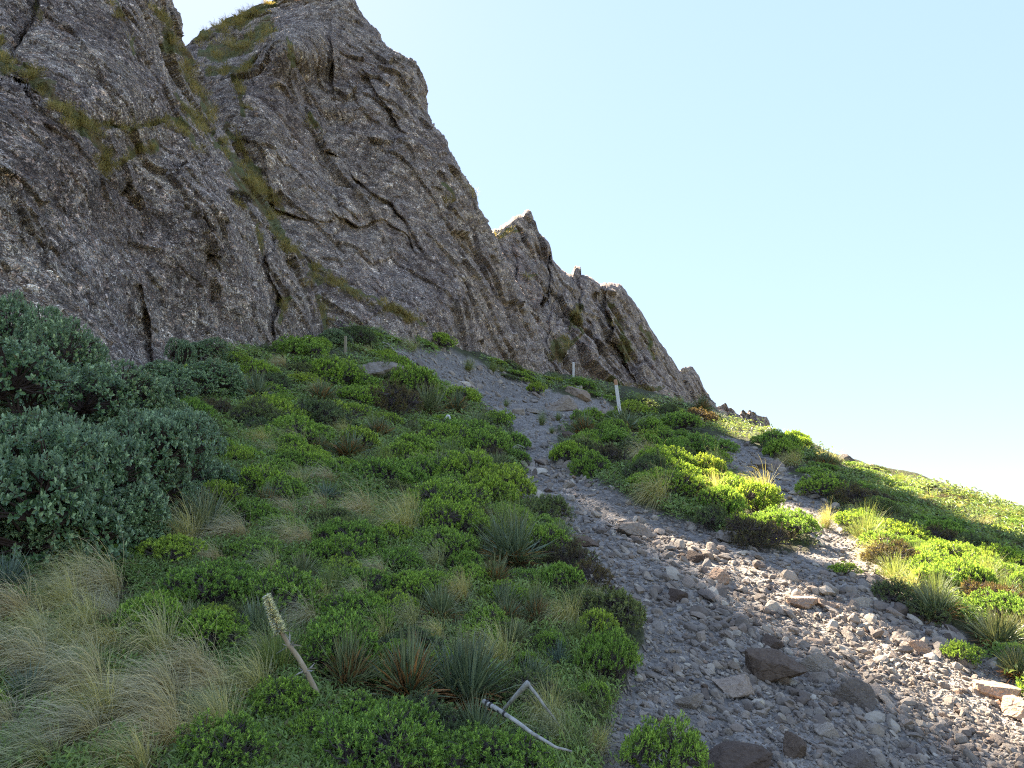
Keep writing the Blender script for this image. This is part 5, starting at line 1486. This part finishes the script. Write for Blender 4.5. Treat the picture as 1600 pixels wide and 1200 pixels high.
add('flower_head', mesh_from('flower_head', V, F, WOOL, attrs=dict(tint=np.repeat(np.stack([rng.uniform(0, 1, nb), rng.uniform(.2, 1, nb), 0 * t], -1), 6, 0))), parent=e)
for q in (1, 2, 3):
    nb = 9
    Pb = np.repeat((stem[q] - o0)[None], nb, 0) + rng.normal(0, .002, (nb, 3))
    Db = unit(np.stack([rng.normal(.3, .7, nb), rng.normal(0, .5, nb), rng.normal(.1, .5, nb)], -1))
    V, F = leaves(Pb, Db, unit(rng.normal(0, 1, (nb, 3))), rng.uniform(.025, .06, nb), np.full(nb, .0022), shape=6, curl=.4)
    add('bracts', mesh_from('bracts', V, F, BLEACH), parent=e)

# bent bleached stalk (an upside-down V) and the banded stalk lying under it
P, n = hit(800, 1112); d0 = float(project(np.array(P))[2]) - .22
pp = lambda x, y, dd: np.array(at(x, y, d0 + dd))
e = add('bent_stalk', None, label='bleached dead stalk folded into a sharp upside-down V over a tussock', cat='dead stalk', loc=P); o0 = np.array(P)
add('thick_half', stalk('thick_half', [pp(784, 1112, .06) - o0, pp(800, 1094, .02) - o0, pp(825, 1067, -.02) - o0], .005, .0125, BLEACH), parent=e)
add('thin_half', stalk('thin_half', [pp(824, 1066, -.02) - o0, pp(852, 1105, -.05) - o0, pp(882, 1146, -.02) - o0], .007, .004, BLEACH, wob=.004), parent=e)
e = add('fallen_stalk', None, label='pale fallen stalk with dark bands at its upper end, lying across the grass', cat='dead stalk', loc=P)
ps = [pp(756, 1095, -.25), pp(790, 1117, -.36), pp(830, 1144, -.46), pp(868, 1167, -.52), pp(893, 1175, -.50)]
add('stem', stalk('stem', [q - o0 for q in ps], .0095, .0035, BLEACH, wob=.004), parent=e)
for t in (.06, .14, .22, .32, .42):
    a = ps[0] + (ps[1] - ps[0]) * t * 2.2; b = ps[0] + (ps[1] - ps[0]) * (t * 2.2 + .075)
    add('band', stalk('band', [a - o0, b - o0], .0105, .0102, BAND, k=4), parent=e)


def dead_branch(px, py, wpx, seed, label, ns=5):
    P, n = hit(px, py); d = float(project(np.array(P))[2]); w = wpx * d / FPX; rng = np.random.default_rng(seed)
    paths = []
    for i in range(ns):
        a = rng.uniform(-.6, .6) + (0 if i % 2 else math.pi); L = w * rng.uniform(.35, .6); t = np.linspace(0, 1, 9)
        q = np.stack([np.cos(a) * L * t, np.sin(a) * L * t * .6, .02 * w + .16 * w * np.sin(t * 2.6) * rng.uniform(.2, 1)], -1)
        q = q + .05 * w * np.stack([fbm(np.stack([t * 4, 0 * t + i, 0 * t + j], -1), 3, seed + j) for j in range(3)], -1)
        q[:, 2] += -(n.x * q[:, 0] + n.y * q[:, 1]) / n.z
        paths.append(q + np.array([0, 0, .02]))
    V, F = tubes(np.array(paths), .012 * max(1, d / 9), .004 * max(1, d / 9), 6)
    add('dead_branch', mesh_from('dead_branch', V, F, BLEACH, smooth=True), label=label, cat='dead branch', loc=P)


dead_branch(893, 872, 56, 3, 'bleached white dead branches lying at the scree edge', 7)
dead_branch(800, 703, 34, 4, 'white dead twigs sticking out of the bank beside the narrow path', 6)
dead_branch(620, 553, 40, 5, 'bleached branches at the very top of the scree', 6)
dead_branch(606, 740, 30, 6, 'broken straw-coloured stalk on the mid slope', 3)
P, n = hit(699, 664); d0 = float(project(np.array(P))[2]); o0 = np.array(P)
add('folded_leaf', stalk('folded_leaf', [np.array(at(694, 658, d0 - .1)) - o0, np.array(at(699, 649, d0 - .1)) - o0, np.array(at(702, 650, d0 - .1)) - o0, np.array(at(705, 662, d0 - .1)) - o0], .02, .02, WHITEWOOD), label='small white folded dead leaf poking out of mid-slope shrubs', cat='dead leaf', loc=P)

# rusty moss cushion hanging on the near cliff
h, n = hit_cliff(372, 316)
if h is not None:
    e = add('moss_cushion', None, label='round rusty moss cushion hanging on the near cliff face', cat='moss', loc=h, rot=(0, 0, 0), scale=(.55, .55, .45))
    for pn, m in zip(('foliage', 'stems'), KIT['brown'][0]): add(pn, m, parent=e)

# ================================================================ light, sky, camera
w = bpy.data.worlds.new('World'); SC.world = w; w.use_nodes = True
nt = w.node_tree; bg = nt.nodes['Background']
sky = nt.nodes.new('ShaderNodeTexSky'); sky.sky_type = 'NISHITA'; sky.sun_disc = False
sky.sun_elevation = SUN_EL; sky.sun_rotation = -SUN_AZ
sky.altitude = 1500; sky.air_density = 1.1; sky.dust_density = 0.5; sky.ozone_density = 2.0
lum = nt.nodes.new('ShaderNodeRGBToBW'); nt.links.new(sky.outputs[0], lum.inputs[0])
mx_ = nt.nodes.new('ShaderNodeMath'); mx_.operation = 'MAXIMUM'; nt.links.new(lum.outputs[0], mx_.inputs[0]); mx_.inputs[1].default_value = 0.6
den = nt.nodes.new('ShaderNodeMath'); den.operation = 'POWER'; nt.links.new(mx_.outputs[0], den.inputs[0]); den.inputs[1].default_value = -0.75
fac = nt.nodes.new('ShaderNodeMath'); fac.operation = 'MULTIPLY'; fac.inputs[0].default_value = 1.85; nt.links.new(den.outputs[0], fac.inputs[1])
hz = nt.nodes.new('ShaderNodeVectorMath'); hz.operation = 'SCALE'; nt.links.new(sky.outputs[0], hz.inputs[0]); nt.links.new(fac.outputs[0], hz.inputs['Scale'])     # thin haze evens out the sky
l2 = nt.nodes.new('ShaderNodeRGBToBW'); nt.links.new(hz.outputs[0], l2.inputs[0])
mh = nt.nodes.new('ShaderNodeMix'); mh.data_type = 'RGBA'; mh.inputs[0].default_value = 0.28; nt.links.new(hz.outputs[0], mh.inputs[6]); nt.links.new(l2.outputs[0], mh.inputs[7])
nt.links.new(mh.outputs[2], bg.inputs[0]); bg.inputs[1].default_value = 0.05
sl = bpy.data.lights.new('sun', 'SUN'); sl.energy = 5.0; sl.angle = math.radians(0.4); sl.color = (1.0, 0.88, 0.72)
so = bpy.data.objects.new('sun', sl); COL.objects.link(so)
so.rotation_euler = (-SUN_DIR).to_track_quat('-Z', 'Y').to_euler()

cam = bpy.data.cameras.new('camera'); co = bpy.data.objects.new('camera', cam); COL.objects.link(co)
cam.sensor_width = 36; cam.lens = 36 * FPX / W0; cam.clip_start = 0.05; cam.clip_end = 12000
co.location = (0, 0, 0); co.rotation_euler = (math.radians(90) + PITCH, 0, 0)
SC.camera = co
SC.view_settings.view_transform = 'Standard'; SC.view_settings.look = 'None'; SC.view_settings.exposure = 2.92; SC.view_settings.gamma = 1.0
SC.render.engine = 'CYCLES'
SC.cycles.max_bounces = 5; SC.cycles.diffuse_bounces = 4; SC.cycles.transmission_bounces = 3; SC.cycles.glossy_bounces = 2
SC.cycles.use_denoising = False
SC.cycles.pixel_filter_type = 'BLACKMAN_HARRIS'; SC.cycles.filter_width = 1.15
SC.render.use_persistent_data = False
